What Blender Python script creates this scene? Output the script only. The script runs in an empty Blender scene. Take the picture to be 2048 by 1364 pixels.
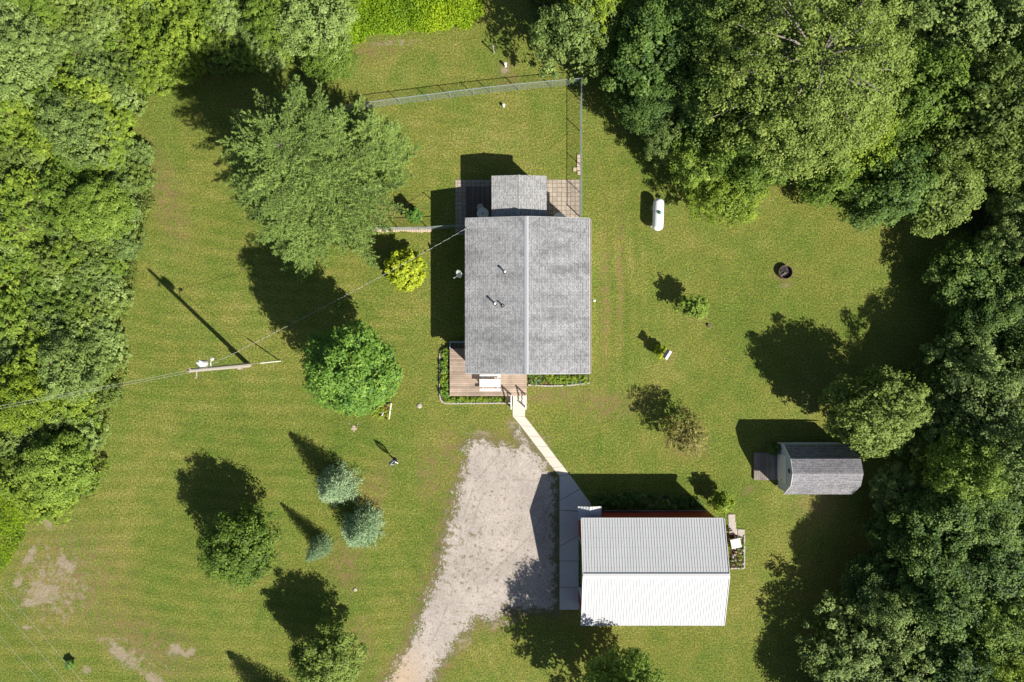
import bpy, math, random
import numpy as np
from mathutils import Vector, Matrix
random.seed(7); RNG = np.random.default_rng(7)
D = bpy.data; SC = bpy.context.scene; COL = SC.collection

# ------------------------------------------------------------------ camera, sky, sun
H = 50.0; S = 75.0/2048
cam = D.cameras.new('camera'); cam.lens = 24; cam.sensor_width = 36; cam.sensor_fit = 'HORIZONTAL'
cam.clip_start = 0.5; cam.clip_end = 3000
co = D.objects.new('camera', cam); co.location = (0, 0, H); COL.objects.link(co); SC.camera = co
KX, KY = -0.79, 0.752                                   # shadow per metre of height
elev = math.atan(1/math.hypot(KX, KY))
sunl = D.lights.new('sun', 'SUN'); sunl.energy = 5.0; sunl.angle = math.radians(0.55); sunl.color = (1.0, 0.95, 0.86)
so = D.objects.new('sun', sunl); COL.objects.link(so); so.location = (30, -30, 60)
so.rotation_euler = Vector((KX, KY, -1)).to_track_quat('-Z', 'Y').to_euler()
W = D.worlds.new('World'); SC.world = W; W.use_nodes = True
nt = W.node_tree; nt.nodes.clear()
sky = nt.nodes.new('ShaderNodeTexSky'); sky.sky_type = 'NISHITA'; sky.sun_disc = False
sky.sun_elevation = elev; sky.sun_rotation = math.atan2(-KX, -KY)
bg = nt.nodes.new('ShaderNodeBackground'); bg.inputs[1].default_value = 0.050
wo = nt.nodes.new('ShaderNodeOutputWorld')
nt.links.new(sky.outputs[0], bg.inputs[0]); nt.links.new(bg.outputs[0], wo.inputs[0])
SC.view_settings.view_transform = 'Standard'; SC.view_settings.look = 'None'
SC.view_settings.exposure = 0.64; SC.view_settings.gamma = 1.0
try:
    SC.cycles.max_bounces = 6; SC.cycles.diffuse_bounces = 3; SC.cycles.transmission_bounces = 3
except Exception: pass

# ------------------------------------------------------------------ helpers
def P(px, py, z=0.0):
    k = S*(1-z/H); return ((px-1024)*k, (682-py)*k, z)
def tag(o, label=None, cat=None, group=None, kind=None):
    if label: o['label'] = label
    if cat: o['category'] = cat
    if group: o['group'] = group
    if kind: o['kind'] = kind
    return o
def empty(name, loc, label, cat, group=None, rz=0):
    o = D.objects.new(name, None); COL.objects.link(o); o.location = loc; o.rotation_euler.z = rz
    o.empty_display_size = .3
    return tag(o, label, cat, group)
class MB:
    def __init__(s): s.v = []; s.f = []; s.m = []; s.mi = 0
    def add(s, vs, fs):
        n = len(s.v); s.v += [tuple(v) for v in vs]; s.f += [tuple(i+n for i in f) for f in fs]; s.m += [s.mi]*len(fs)
        return s
    def box(s, c, d, rz=0, rx=0, ry=0):
        M = Matrix.Rotation(rz, 3, 'Z') @ Matrix.Rotation(ry, 3, 'Y') @ Matrix.Rotation(rx, 3, 'X'); c = Vector(c)
        vs = [c + M @ Vector((x*d[0]/2, y*d[1]/2, z*d[2]/2)) for x in (-1, 1) for y in (-1, 1) for z in (-1, 1)]
        return s.add(vs, [(0,1,3,2),(4,6,7,5),(0,4,5,1),(2,3,7,6),(0,2,6,4),(1,5,7,3)])
    def tube(s, pts, r, n=6, caps=True):
        pts = [Vector(p) for p in pts]; rs = r if isinstance(r, (list, tuple)) else [r]*len(pts)
        vs = []; fs = []
        for i, p in enumerate(pts):
            t = (pts[min(i+1, len(pts)-1)]-pts[max(i-1, 0)]).normalized()
            a = Vector((0,0,1)) if abs(t.z) < .9 else Vector((1,0,0))
            u = t.cross(a).normalized(); w = t.cross(u)
            for k in range(n):
                g = 2*math.pi*k/n; vs.append(p + (u*math.cos(g)+w*math.sin(g))*rs[i])
        for i in range(len(pts)-1):
            for k in range(n):
                k2 = (k+1) % n; fs.append((i*n+k, i*n+k2, (i+1)*n+k2, (i+1)*n+k))
        if caps: fs += [tuple(range(n)), tuple(reversed(range((len(pts)-1)*n, len(pts)*n)))]
        return s.add(vs, fs)
    def lathe(s, prof, n=24, c=(0,0,0)):
        vs = [(c[0]+r*math.cos(2*math.pi*k/n), c[1]+r*math.sin(2*math.pi*k/n), c[2]+z) for r, z in prof for k in range(n)]
        fs = [(i*n+k, i*n+(k+1) % n, (i+1)*n+(k+1) % n, (i+1)*n+k) for i in range(len(prof)-1) for k in range(n)]
        if prof[0][0] > 0: fs.append(tuple(reversed(range(n))))
        if prof[-1][0] > 0: fs.append(tuple(range((len(prof)-1)*n, len(prof)*n)))
        return s.add(vs, fs)
    def prism(s, poly, z0, z1):
        n = len(poly); vs = [(x, y, z0) for x, y in poly]+[(x, y, z1) for x, y in poly]
        return s.add(vs, [tuple(reversed(range(n))), tuple(range(n, 2*n))]+[(k, (k+1) % n, n+(k+1) % n, n+k) for k in range(n)])
    def slab(s, quad, t):                                # a sloped quad given thickness downwards
        q = [Vector(p) for p in quad]; nn = (q[1]-q[0]).cross(q[3]-q[0]).normalized()
        if nn.z < 0: nn = -nn
        vs = q+[p-nn*t for p in q]; n = len(q)
        return s.add(vs, [tuple(range(n)), tuple(reversed(range(n, 2*n)))]+[(k, n+k, n+(k+1) % n, (k+1) % n) for k in range(n)])
    def build(s, name, mats, parent=None, smooth=False, loc=None, bevel=0):
        me = D.meshes.new(name); me.from_pydata(s.v, [], s.f); me.update()
        mats = mats if isinstance(mats, (list, tuple)) else [mats]
        for m in mats: me.materials.append(m)
        if len(mats) > 1: me.polygons.foreach_set('material_index', s.m)
        import bmesh
        b = bmesh.new(); b.from_mesh(me); bmesh.ops.recalc_face_normals(b, faces=b.faces); b.to_mesh(me); b.free()
        if smooth: me.polygons.foreach_set('use_smooth', [True]*len(me.polygons))
        o = D.objects.new(name, me); COL.objects.link(o)
        if parent: o.parent = parent
        if loc: o.location = loc
        if bevel:
            md = o.modifiers.new('bevel', 'BEVEL'); md.width = bevel; md.segments = 2; md.limit_method = 'ANGLE'
        return o
def copy_tree(o, parent=None):
    c = o.copy(); COL.objects.link(c); c.parent = parent
    for ch in list(o.children): copy_tree(ch, c)
    return c
def inpoly(x, y, poly):
    x = np.asarray(x, float); y = np.asarray(y, float); r = np.zeros(x.shape, bool); n = len(poly)
    for i in range(n):
        x1, y1 = poly[i]; x2, y2 = poly[(i+1) % n]
        if y1 == y2: continue
        r ^= ((y1 > y) != (y2 > y)) & (x < (x2-x1)*(y-y1)/(y2-y1)+x1)
    return r
def sdist(x, y, poly):
    d = np.full(np.shape(x), 1e9); n = len(poly)
    for i in range(n):
        x1, y1 = poly[i]; x2, y2 = poly[(i+1) % n]; dx, dy = x2-x1, y2-y1
        t = np.clip(((x-x1)*dx+(y-y1)*dy)/(dx*dx+dy*dy+1e-9), 0, 1)
        d = np.minimum(d, np.hypot(x-x1-t*dx, y-y1-t*dy))
    return np.where(inpoly(x, y, poly), d, -d)
_T = np.random.default_rng(3).random((256, 256))
def vnoise(x, y, s, o=0):
    x = np.asarray(x)/s+o*17.3+1000; y = np.asarray(y)/s+o*9.1+1000
    i = np.floor(x).astype(int); j = np.floor(y).astype(int); a = x-i; b = y-j
    a = a*a*(3-2*a); b = b*b*(3-2*b); g = lambda p, q: _T[p % 256, q % 256]
    return g(i,j)*(1-a)*(1-b)+g(i+1,j)*a*(1-b)+g(i,j+1)*(1-a)*b+g(i+1,j+1)*a*b
def fbm(x, y, s, o=0): return (vnoise(x,y,s,o)+.5*vnoise(x,y,s/2,o+1)+.25*vnoise(x,y,s/4,o+2))/1.75
def PP(poly, z=0): return [P(a, b, z)[:2] for a, b in poly]

# ------------------------------------------------------------------ materials
class NB:
    def __init__(s, name):
        s.m = D.materials.new(name); s.m.use_nodes = True; s.t = s.m.node_tree
        s.b = s.t.nodes['Principled BSDF']; s.b.inputs['Roughness'].default_value = .8
        s.b.inputs['Specular IOR Level'].default_value = .25; s.c = None
    def n(s, typ, **kw):
        x = s.t.nodes.new('ShaderNode'+typ)
        for k, v in kw.items():
            if k.startswith('i_'):
                key = k[2:].replace('_', ' '); x.inputs[int(key) if key.isdigit() else key].default_value = v
            else: setattr(x, k, v)
        return x
    def l(s, a, b): s.t.links.new(a, b)
    def coord(s, kind='Object', sc=(1,1,1), rz=0):
        tc = s.n('TexCoord'); mp = s.n('Mapping'); mp.inputs['Scale'].default_value = sc; mp.inputs['Rotation'].default_value[2] = rz
        s.l(tc.outputs[kind], mp.inputs[0]); return mp.outputs[0]
    def noise(s, scale, detail=3, vec=None, rough=.6):
        x = s.n('TexNoise'); x.inputs['Scale'].default_value = scale; x.inputs['Detail'].default_value = detail
        x.inputs['Roughness'].default_value = rough; s.l(vec if vec is not None else s.coord(), x.inputs['Vector']); return x.outputs['Fac']
    def ramp(s, fac, *stops):
        r = s.n('ValToRGB'); e = r.color_ramp.elements
        while len(e) < len(stops): e.new(.5)
        for k, (p, c) in enumerate(stops):
            e[k].position = p; e[k].color = (*c, 1) if not isinstance(c, (int, float)) else (c, c, c, 1)
        s.l(fac, r.inputs[0]); return r.outputs[0]
    def mix(s, fac, a, b, mode='MIX'):
        x = s.n('MixRGB', blend_type=mode)
        for sock, v in zip((0, 1, 2), (fac, a, b)):
            if isinstance(v, (int, float)): x.inputs[sock].default_value = v if sock == 0 else (v, v, v, 1)
            elif isinstance(v, tuple): x.inputs[sock].default_value = (*v, 1)
            else: s.l(v, x.inputs[sock])
        return x.outputs[0]
    def math(s, op, a, b=0.0, c=0.0):
        x = s.n('Math', operation=op)
        for k, v in enumerate((a, b, c)):
            if isinstance(v, (int, float)): x.inputs[k].default_value = v
            else: s.l(v, x.inputs[k])
        return x.outputs[0]
    def attr(s, name): return s.n('Attribute', attribute_name=name).outputs['Fac']
    def bump(s, h, strength=.5, dist=.02):
        x = s.n('Bump'); x.inputs['Strength'].default_value = strength; x.inputs['Distance'].default_value = dist
        s.l(h, x.inputs['Height']); s.l(x.outputs[0], s.b.inputs['Normal'])
    def done(s, c, rough=None):
        if isinstance(c, tuple): s.b.inputs['Base Color'].default_value = (*c, 1)
        else: s.l(c, s.b.inputs['Base Color'])
        if rough is not None: s.b.inputs['Roughness'].default_value = rough
        return s.m
def plain(name, c, rough=.7, var=.12, scale=6, metal=0, spec=.25, bump=0):
    n = NB(name); f = n.noise(scale, 4)
    col = n.mix(f, tuple(x*(1-var) for x in c), tuple(min(1, x*(1+var)) for x in c))
    n.b.inputs['Metallic'].default_value = metal; n.b.inputs['Specular IOR Level'].default_value = spec
    if bump: n.bump(n.noise(scale*6, 4), .6, bump)
    return n.done(col, rough)
def foliage(name, cols, trans=.25, rough=.6, spec=.3):
    trans *= .62
    n = NB(name); a = n.attr('tint'); cols = [tuple(min(.62, x*m_) for x, m_ in zip(c, (1.12,1.26,.98))) for c in cols]; k = len(cols)
    oi = n.n('ObjectInfo')
    f = n.math('ADD', a, n.math('MULTIPLY_ADD', oi.outputs['Random'], .40, -.21))
    c = n.ramp(f, *[(i/(k-1), cc) for i, cc in enumerate(cols)])
    n.done(c, rough); n.b.inputs['Specular IOR Level'].default_value = spec
    tr = n.n('BsdfTranslucent'); n.l(c, tr.inputs[0]); mx = n.n('MixShader'); mx.inputs[0].default_value = trans
    out = n.t.nodes['Material Output']; n.l(n.b.outputs[0], mx.inputs[1]); n.l(tr.outputs[0], mx.inputs[2]); n.l(mx.outputs[0], out.inputs[0])
    return n.m
M = {}
M['bark'] = plain('bark', (.13,.10,.075), .95, .4, 12, bump=.02)
M['bark_pale'] = plain('bark_pale', (.26,.23,.19), .95, .3, 12, bump=.02)
M['white_paint'] = plain('white_paint', (.66,.66,.65), .45, .03)
M['red_siding'] = plain('red_siding', (.27,.045,.03), .55, .12, 3)
M['house_siding'] = plain('house_siding', (.62,.60,.55), .6, .05)
M['blue_siding'] = plain('blue_siding', (.50,.60,.74), .6, .06)
M['glass'] = plain('glass', (.03,.04,.05), .08, .1, spec=.6)
M['dark_metal'] = plain('dark_metal', (.03,.03,.033), .5, .2)
M['door_white'] = plain('door_white', (.78,.80,.80), .45, .03)
M['steel'] = plain('steel', (.55,.57,.58), .35, .1, 20, metal=.7)
M['steel_paint'] = plain('galvanised', (.30,.36,.36), .5, .12, 20, metal=.3)
M['gutter'] = plain('gutter', (.62,.56,.48), .5, .06)
M['green_plastic'] = plain('green_plastic', (.10,.27,.15), .5, .1)
M['white_plastic'] = plain('white_plastic', (.82,.82,.80), .4, .03)
M['tank_white'] = plain('tank_white', (.82,.83,.82), .3, .03, 3)
M['rust'] = plain('rust', (.16,.10,.075), .9, .45, 14)
M['ash'] = plain('ash', (.07,.065,.06), .95, .8, 30, bump=.03)
M['pole_wood'] = plain('pole_wood', (.42,.38,.33), .9, .25, 9, bump=.01)
M['stone'] = plain('stone', (.42,.38,.33), .9, .3, 5, bump=.01)
M['pink_stone'] = plain('pink_stone', (.46,.35,.30), .9, .25, 12, bump=.01)
M['tan_block'] = plain('tan_block', (.55,.44,.34), .9, .2, 5, bump=.01)
M['wire'] = plain('wire', (.50,.52,.50), .5, .1)
M['wire_dark'] = plain('wire_dark', (.05,.05,.05), .6, .1)
M['cable_white'] = plain('cable_white', (.75,.74,.68), .5, .1)
M['wood_post'] = plain('wood_post', (.34,.30,.24), .9, .2, 12)
M['terracotta'] = plain('terracotta', (.40,.16,.08), .8, .2)
M['grey_tin'] = plain('grey_tin', (.38,.39,.40), .5, .1, metal=.4)
M['bed_soil'] = plain('bed_soil', (.075,.052,.035), 1, .5, 10, bump=.05)
M['purple_roof'] = plain('violet_roof', (.20,.18,.25), .6, .1)

def shingle(name, base, rx=0, scale=1.0, streak=.25, rot=0):
    n = NB(name); v = n.coord('Object', (1,1,1), rot)
    bt = n.n('TexBrick'); bt.inputs['Scale'].default_value = 1.0
    bt.inputs['Brick Width'].default_value = .30*scale; bt.inputs['Row Height'].default_value = .15*scale
    bt.inputs['Mortar Size'].default_value = .012*scale; bt.inputs['Bias'].default_value = -.15; bt.offset = .37; bt.offset_frequency = 3
    bt.inputs['Color1'].default_value = (*[c*1.22 for c in base], 1); bt.inputs['Color2'].default_value = (*[c*.92 for c in base], 1)
    bt.inputs['Mortar'].default_value = (*[c*.45 for c in base], 1)
    n.l(v, bt.inputs['Vector'])
    g = n.ramp(n.noise(55, 3, v), (.3, .62), (.7, 1.36))
    c = n.mix(1, bt.outputs[0], g, 'MULTIPLY')
    b2 = n.n('TexBrick'); b2.offset = .43; b2.offset_frequency = 2; b2.inputs['Scale'].default_value = 1; b2.inputs['Brick Width'].default_value = .17; b2.inputs['Row Height'].default_value = .135; b2.inputs['Mortar Size'].default_value = 0
    b2.inputs['Color1'].default_value = (1,1,1,1); b2.inputs['Color2'].default_value = (0,0,0,1); n.l(v, b2.inputs['Vector'])
    sy_ = n.n('SeparateXYZ'); n.l(v, sy_.inputs[0]); ed = n.math('LESS_THAN', n.math('FRACT', n.math('DIVIDE', sy_.outputs[1], .135)), .42)
    shadow_dash = n.math('MULTIPLY', ed, n.math('GREATER_THAN', b2.outputs[0], .52)); c = n.mix(n.math('MULTIPLY', shadow_dash, .55), c, tuple(x*.32 for x in base))  # shadow lines along the shingle courses, painted into the colour
    big = n.noise(.55, 5, n.coord('Object', (.55,1.6,1), rot), .65)
    st = n.ramp(big, (.36, 1-streak), (.52, 1.0), (.70, 1+streak*.6))
    c = n.mix(1, c, st, 'MULTIPLY'); n.bump(bt.outputs['Fac'], -.4, .015)
    return n.done(c, .9)
# brick rows run along X of texture: rotate so that courses run along the eaves
M['shingle_house'] = shingle('asphalt_shingle', (.29,.292,.30), rot=math.pi/2, streak=.30, scale=.72)
M['shingle_addition'] = shingle('asphalt_shingle_pale', (.335,.335,.335), rot=math.pi/2, streak=.08, scale=.72)
M['shingle_cap'] = plain('ridge_shingle', (.37,.38,.40), .9, .15, 9)
M['shingle_shed'] = shingle('shed_shingle', (.235,.23,.245), streak=.22, scale=.72)
def boards(name, c, width=.14, axis=1, gap=.06, var=.35):
    n = NB(name); v = n.coord(); sep = n.n('SeparateXYZ'); n.l(v, sep.inputs[0])
    q = n.math('DIVIDE', sep.outputs[axis], width); fr = n.math('FRACT', q); fl = n.math('FLOOR', q)
    wn = n.n('TexWhiteNoise', noise_dimensions='1D'); n.l(fl, wn.inputs['W'])
    sc = (1.2, 14, 3) if axis == 1 else (14, 1.2, 3)
    gr = n.noise(3, 5, n.coord('Object', sc))
    f = n.math('ADD', n.math('MULTIPLY', wn.outputs[0], .5), n.math('MULTIPLY', gr, .6))
    col = n.ramp(f, (.1, tuple(x*(1-var) for x in c)), (.9, tuple(x*(1+var) for x in c)))
    blot = n.ramp(n.noise(.9, 4), (.4, .82), (.65, 1.15)); col = n.mix(1, col, blot, 'MULTIPLY')
    g = n.math('GREATER_THAN', fr, 1-gap); col = n.mix(g, col, tuple(x*.22 for x in c))
    n.bump(g, -.6, .02); return n.done(col, .85)
M['deck'] = boards('deck_boards', (.36,.275,.215), .14, 1, .10, .3)
M['deck_dark'] = boards('weathered_boards', (.17,.13,.115), .14, 0, .10, .4)
M['deck_shed'] = boards('grey_boards', (.27,.23,.20), .15, 0, .12, .35)
def concrete(name, c, joints=()):
    n = NB(name); f = n.noise(1.1, 6); g = n.noise(30, 4)
    col = n.mix(f, tuple(x*.84 for x in c), tuple(x*1.1 for x in c)); col = n.mix(1, col, n.ramp(g, (.3,.86), (.7,1.12)), 'MULTIPLY')
    n.bump(g, .3, .01); return n.done(col, .9)
M['path'] = concrete('pale_concrete', (.61,.555,.475))
M['apron'] = concrete('apron_concrete', (.54,.53,.51))
def pavers():
    n = NB('pavers'); bt = n.n('TexBrick'); bt.offset = 0; bt.inputs['Scale'].default_value = 1
    bt.inputs['Brick Width'].default_value = .33; bt.inputs['Row Height'].default_value = .33; bt.inputs['Mortar Size'].default_value = .02
    bt.inputs['Color1'].default_value = (.43,.365,.30,1); bt.inputs['Color2'].default_value = (.35,.295,.24,1); bt.inputs['Mortar'].default_value = (.17,.145,.10,1)
    n.l(n.coord(), bt.inputs['Vector']); c = n.mix(1, bt.outputs[0], n.ramp(n.noise(6, 5), (.3,.75), (.7,1.15)), 'MULTIPLY')
    n.bump(bt.outputs['Fac'], -.6, .02); return n.done(c, .9)
M['pavers'] = pavers()
def metal_roof():
    n = NB('white_metal_roof'); c = n.mix(n.noise(1.2, 5, n.coord('Object', (1,.3,1))), (.50,.51,.525), (.575,.58,.58)); sp_ = n.n('SeparateXYZ'); n.l(n.coord(), sp_.inputs[0]); ln = n.math('LESS_THAN', n.math('FRACT', n.math('DIVIDE', sp_.outputs[0], .187)), .13); rw = n.math('LESS_THAN', n.math('FRACT', n.math('DIVIDE', sp_.outputs[1], .61)), .05); c = n.mix(n.math('MULTIPLY', rw, .18), c, (.2,.2,.2)); c = n.mix(1, c, n.ramp(n.noise(3, 5, n.coord('Object', (5,.35,1))), (.35,.93), (.6,1.0)), 'MULTIPLY'); c = n.mix(n.math('MULTIPLY', ln, .24), c, (.2,.2,.22))  # ln: thin dark lines, the shading of the ribs painted into the colour
    n.b.inputs['Specular IOR Level'].default_value = .5; return n.done(c, .42)
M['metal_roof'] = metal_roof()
def gravel():
    n = NB('gravel'); v = n.coord()
    vo = n.n('TexVoronoi'); vo.inputs['Scale'].default_value = 13; n.l(v, vo.inputs['Vector'])
    c = n.ramp(vo.outputs['Color'], (.1, (.365,.315,.28)), (.5, (.42,.37,.33)), (.95, (.48,.43,.39)))
    c = n.mix(1, c, n.ramp(n.noise(.45, 5), (.35,.88), (.65,1.12)), 'MULTIPLY')
    c = n.mix(1, c, n.ramp(n.noise(13, 5, v, .8), (.32,.78), (.5,1.0), (.68,1.20)), 'MULTIPLY')
    c = n.mix(n.math('MULTIPLY', n.attr('tan'), .75), c, (.52,.38,.25))
    c = n.mix(n.math('MULTIPLY', n.attr('track'), .35), c, (.16,.14,.12))
    weed = n.math('ADD', n.noise(2.3, 6, v, .75), n.attr('weedy'))
    wm = n.ramp(weed, (.585, 0.0), (.68, .9))
    c = n.mix(wm, c, n.mix(n.noise(9, 2), (.07,.085,.02), (.24,.19,.10)))
    sp = n.ramp(n.noise(6.5, 2, v), (.635, 0.0), (.69, .8)); c = n.mix(sp, c, (.11,.085,.05))
    n.bump(n.noise(24, 5), .9, .05); return n.done(c, .95)
M['gravel'] = gravel()
def lawn():
    n = NB('lawn'); v = n.coord(); sep = n.n('SeparateXYZ'); n.l(v, sep.inputs[0])
    fine = n.noise(9, 6, v, .8); mid = n.noise(.9, 5, v); big = n.noise(.13, 4, v)
    f = n.math('ADD', n.math('MULTIPLY', fine, .55), n.math('ADD', n.math('MULTIPLY', mid, .42), n.math('MULTIPLY', big, .45)))
    wob = n.math('MULTIPLY', n.noise(.05, 1, v), 6.0); wob2 = n.math('MULTIPLY', n.noise(.8, 3, v), .45)
    def stripe(nx, ny, per, at):
        q = n.math('ADD', n.math('MULTIPLY', sep.outputs[0], nx/per), n.math('MULTIPLY', sep.outputs[1], ny/per))
        q = n.math('ADD', q, n.math('MULTIPLY', n.math('ADD', wob, wob2), .35 if at == 'stripe_v' else .8)); sn = n.math('SINE', n.math('MULTIPLY', q, 2*math.pi))
        return n.math('MULTIPLY', sn, n.attr(at))
    st = n.math('ADD', n.math('ADD', stripe(.06, 1, 1.02, 'stripe_h'), stripe(1, .03, .95, 'stripe_v')), stripe(.9, .42, 1.05, 'stripe_d'))
    f = n.math('ADD', f, n.math('MULTIPLY', st, n.math('MULTIPLY_ADD', n.noise(.25, 3, v), .14, -.025)))
    f = n.math('ADD', f, n.attr('dry'))
    c = n.ramp(f, (.40, (.064,.108,.012)), (.60, (.118,.158,.020)), (.76, (.180,.194,.034)), (.94, (.265,.243,.07)))
    sl = n.ramp(n.noise(8.5, 3, v, .8), (.30,.22), (.50,1.03), (.70,2.25)); c = n.mix(1, c, sl, 'MULTIPLY')
    hue = n.ramp(n.noise(3.2, 3, v), (.36,0.0), (.64,1.0)); c = n.mix(n.math('MULTIPLY', hue, .19), c, (.225,.175,.065))
    gp = n.ramp(n.noise(.33, 5, v, .65), (.44,0.0), (.60,1.0)); c = n.mix(n.math('MULTIPLY', gp, .6), c, n.mix(1, c, (.68,.93,.72), 'MULTIPLY'))
    cl = n.ramp(n.noise(1.3, 6, v, .7), (.60,0.0), (.68,1.0)); c = n.mix(n.math('MULTIPLY', cl, .45), c, (.075,.145,.022))
    ds = n.ramp(n.noise(5.5, 3, v), (.66,0.0), (.74,1.0)); c = n.mix(n.math('MULTIPLY', ds, .5), c, (.33,.28,.13))
    rm = n.math('MULTIPLY', n.attr('red'), n.ramp(n.noise(2.0, 5, v), (.38, 0.0), (.62, 1.0))); c = n.mix(rm, c, (.235,.155,.075))
    dm = n.ramp(n.math('ADD', n.attr('dirt'), n.math('MULTIPLY_ADD', n.noise(1.9, 9, v, .8), 2.6, -1.3)), (.44, 0.0), (.80, .85))
    c = n.mix(dm, c, n.mix(n.noise(7, 5), (.20,.15,.09), (.52,.43,.33)))
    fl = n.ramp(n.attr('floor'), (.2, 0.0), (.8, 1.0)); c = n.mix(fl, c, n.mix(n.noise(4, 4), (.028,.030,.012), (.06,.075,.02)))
    n.bump(n.math('ADD', n.noise(14, 6, v, .8), n.math('MULTIPLY', n.noise(3, 3, v), .8)), 1.0, .09); return n.done(c, .95)
M['lawn'] = lawn()

# ------------------------------------------------------------------ setting: ground
LEFT = [(-400,-400),(690,-400),(702,70),(690,130),(655,155),(600,140),(540,140),(470,150),(360,165),(300,215),(266,262),(285,310),(310,360),(314,400),(300,450),(280,480),(277,560),(262,620),(252,660),(266,700),(256,760),(240,800),(215,860),(208,920),(210,960),(190,1000),(150,1020),(110,1028),(76,1012),(40,980),(-400,960)]
WEEDT = [(660,-300),(972,-300),(970,0),(967,40),(945,62),(880,69),(810,72),(750,80),(715,98),(690,120),(650,140)]
WEEDL = [(-400,950),(40,970),(82,1015),(70,1050),(38,1100),(15,1150),(-20,1180),(-400,1300)]
RIGHT = [(1020,-400),(1040,0),(1090,110),(1180,140),(1225,200),(1240,262),(1300,302),(1372,372),(1420,405),(1500,400),(1530,345),(1600,372),(1690,410),(1780,445),(1880,455),(1912,480),(1925,560),(1920,650),(1880,740),(1850,800),(1850,900),(1740,965),(1745,1070),(1700,1130),(1660,1230),(1625,1364),(1600,1800),(2600,1800),(2600,-400)]
def axis(lo, hi, st, far):
    c = np.arange(lo, hi+st/2, st); e = []; d = st
    x = hi
    while x < far: d *= 1.35; x += d; e.append(x)
    e = np.array(e); return np.concatenate([-(e-hi)[::-1]+lo, c, e])
xs = axis(-41, 41, .25, 700); ys = axis(-28, 28, .25, 700); X, Y = np.meshgrid(xs, ys)
def grid_mesh(X, Y, Z, keep=None):
    r, c = X.shape; idx = np.arange(r*c).reshape(r, c)
    q = np.stack([idx[:-1,:-1], idx[:-1,1:], idx[1:,1:], idx[1:,:-1]], -1).reshape(-1, 4)
    if keep is not None: q = q[keep.ravel()]
    V = np.stack([X, Y, Z], -1).reshape(-1, 3)
    u, inv = np.unique(q, return_inverse=True); V = V[u]; q = inv.reshape(q.shape)
    return V, q, u
def np_mesh(name, V, F, mats, attrs=None, dom='POINT', parent=None, midx=None):
    me = D.meshes.new(name); nv, nf, k = len(V), len(F), F.shape[1]
    me.vertices.add(nv); me.vertices.foreach_set('co', np.asarray(V, np.float32).ravel())
    me.loops.add(nf*k); me.loops.foreach_set('vertex_index', F.astype(np.int32).ravel())
    me.polygons.add(nf); me.polygons.foreach_set('loop_start', np.arange(nf, dtype=np.int32)*k)
    try: me.polygons.foreach_set('loop_total', np.full(nf, k, np.int32))
    except Exception: pass
    for m in (mats if isinstance(mats, (list, tuple)) else [mats]): me.materials.append(m)
    if midx is not None: me.polygons.foreach_set('material_index', midx.astype(np.int32))
    me.update(calc_edges=True)
    for k2, a in (attrs or {}).items():
        at = me.attributes.new(k2, 'FLOAT', dom); at.data.foreach_set('value', np.asarray(a, np.float32).ravel())
    o = D.objects.new(name, me); COL.objects.link(o)
    if parent: o.parent = parent
    return o
U = X/S+1024; Vv = 682-Y/S                                # photo-like plan coordinates (0.0366 m units)
def blob(cx, cy, rx, ry, rot=0, soft=1.0):
    a = math.radians(rot); dx, dy = U-cx, Vv-cy; p = (dx*math.cos(a)+dy*math.sin(a))/rx; q = (-dx*math.sin(a)+dy*math.cos(a))/ry
    return np.clip(1.25-np.hypot(p, q), 0, 1)/1.0
dirt = np.zeros_like(X)
for b in [(95,1045,26,14,35),(60,1110,40,12,-60),(35,1165,22,12,-50),(85,1185,55,38,20),(60,1205,30,16,0),(130,1130,40,25,30),(245,1310,70,22,40),(310,1360,45,18,30),(352,1300,26,20,0),(378,1305,24,12,-30),(172,1340,15,12,0),(55,1255,16,8,0),(110,1258,14,8,0),
          (1010,138,16,20,0),(790,85,90,9,-3),(1155,395,6,5,0),(1420,652,12,8,0),(1366,632,12,9,40),(1568,570,20,7,0),(1480,944,6,5,0),(1030,852,26,22,60),(1075,880,42,26,30),(960,868,50,10,0),(1000,1248,60,12,-15),(930,1285,18,30,30),
          (1650,545,3,3,0),(1700,600,8,4,0),(1620,605,12,6,0),(1640,1005,12,8,0),(1590,990,10,6,0)]:
    big = .95 if b[2]*b[3] > 120 else .7
    dirt = np.maximum(dirt, blob(*b)*big)
dirt *= .72; dirt = np.where((U < 420) & (Vv > 1000), dirt*1.25, dirt); dirt = np.maximum(dirt, .56*blob(110,1170,120,130,-20)); dirt = np.maximum(dirt, .48*blob(270,1310,130,50,25))
red = .75*np.exp(-(sdist(X, Y, PP([(924,898),(920,944),(905,994),(888,1067),(871,1136),(851,1186),(832,1243),(809,1293),(768,1364),(690,1480),(800,1480),(866,1360),(901,1310),(930,1270),(952,1243),(988,1250),(1012,1226),(1060,1224),(1120,1222),(1120,951),(1078,903),(1040,850),(1026,855),(1030,885),(986,880),(945,876)]))/.75)**2)
for b in [(140,1160,130,120,0),(1015,150,25,40,0),(860,950,30,60,0),(745,990,30,70,20),(690,1130,40,60,0),(690,400,60,90,0),(720,1290,30,60,0),(780,420,60,30,0),(1215,810,80,30,0),(330,390,40,120,-20),(280,1280,150,60,25),(900,900,30,50,0),(860,1170,15,80,20),(1210,600,12,180,0),(1240,560,9,160,0),(1080,790,140,20,0),(740,100,80,25,-10),(1316,432,22,42,0),(1568,548,26,24,0),(1335,712,14,12,0),(790,920,16,12,0),(498,732,12,10,0),(1392,625,26,22,0),(1376,890,46,30,0),(480,1110,70,60,0),(1640,1010,60,40,0),(1500,980,20,12,0)]:
    red = np.maximum(red, blob(*b)*.8)
dry = (fbm(X, Y, 7, 4)-.5)*.16
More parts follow.
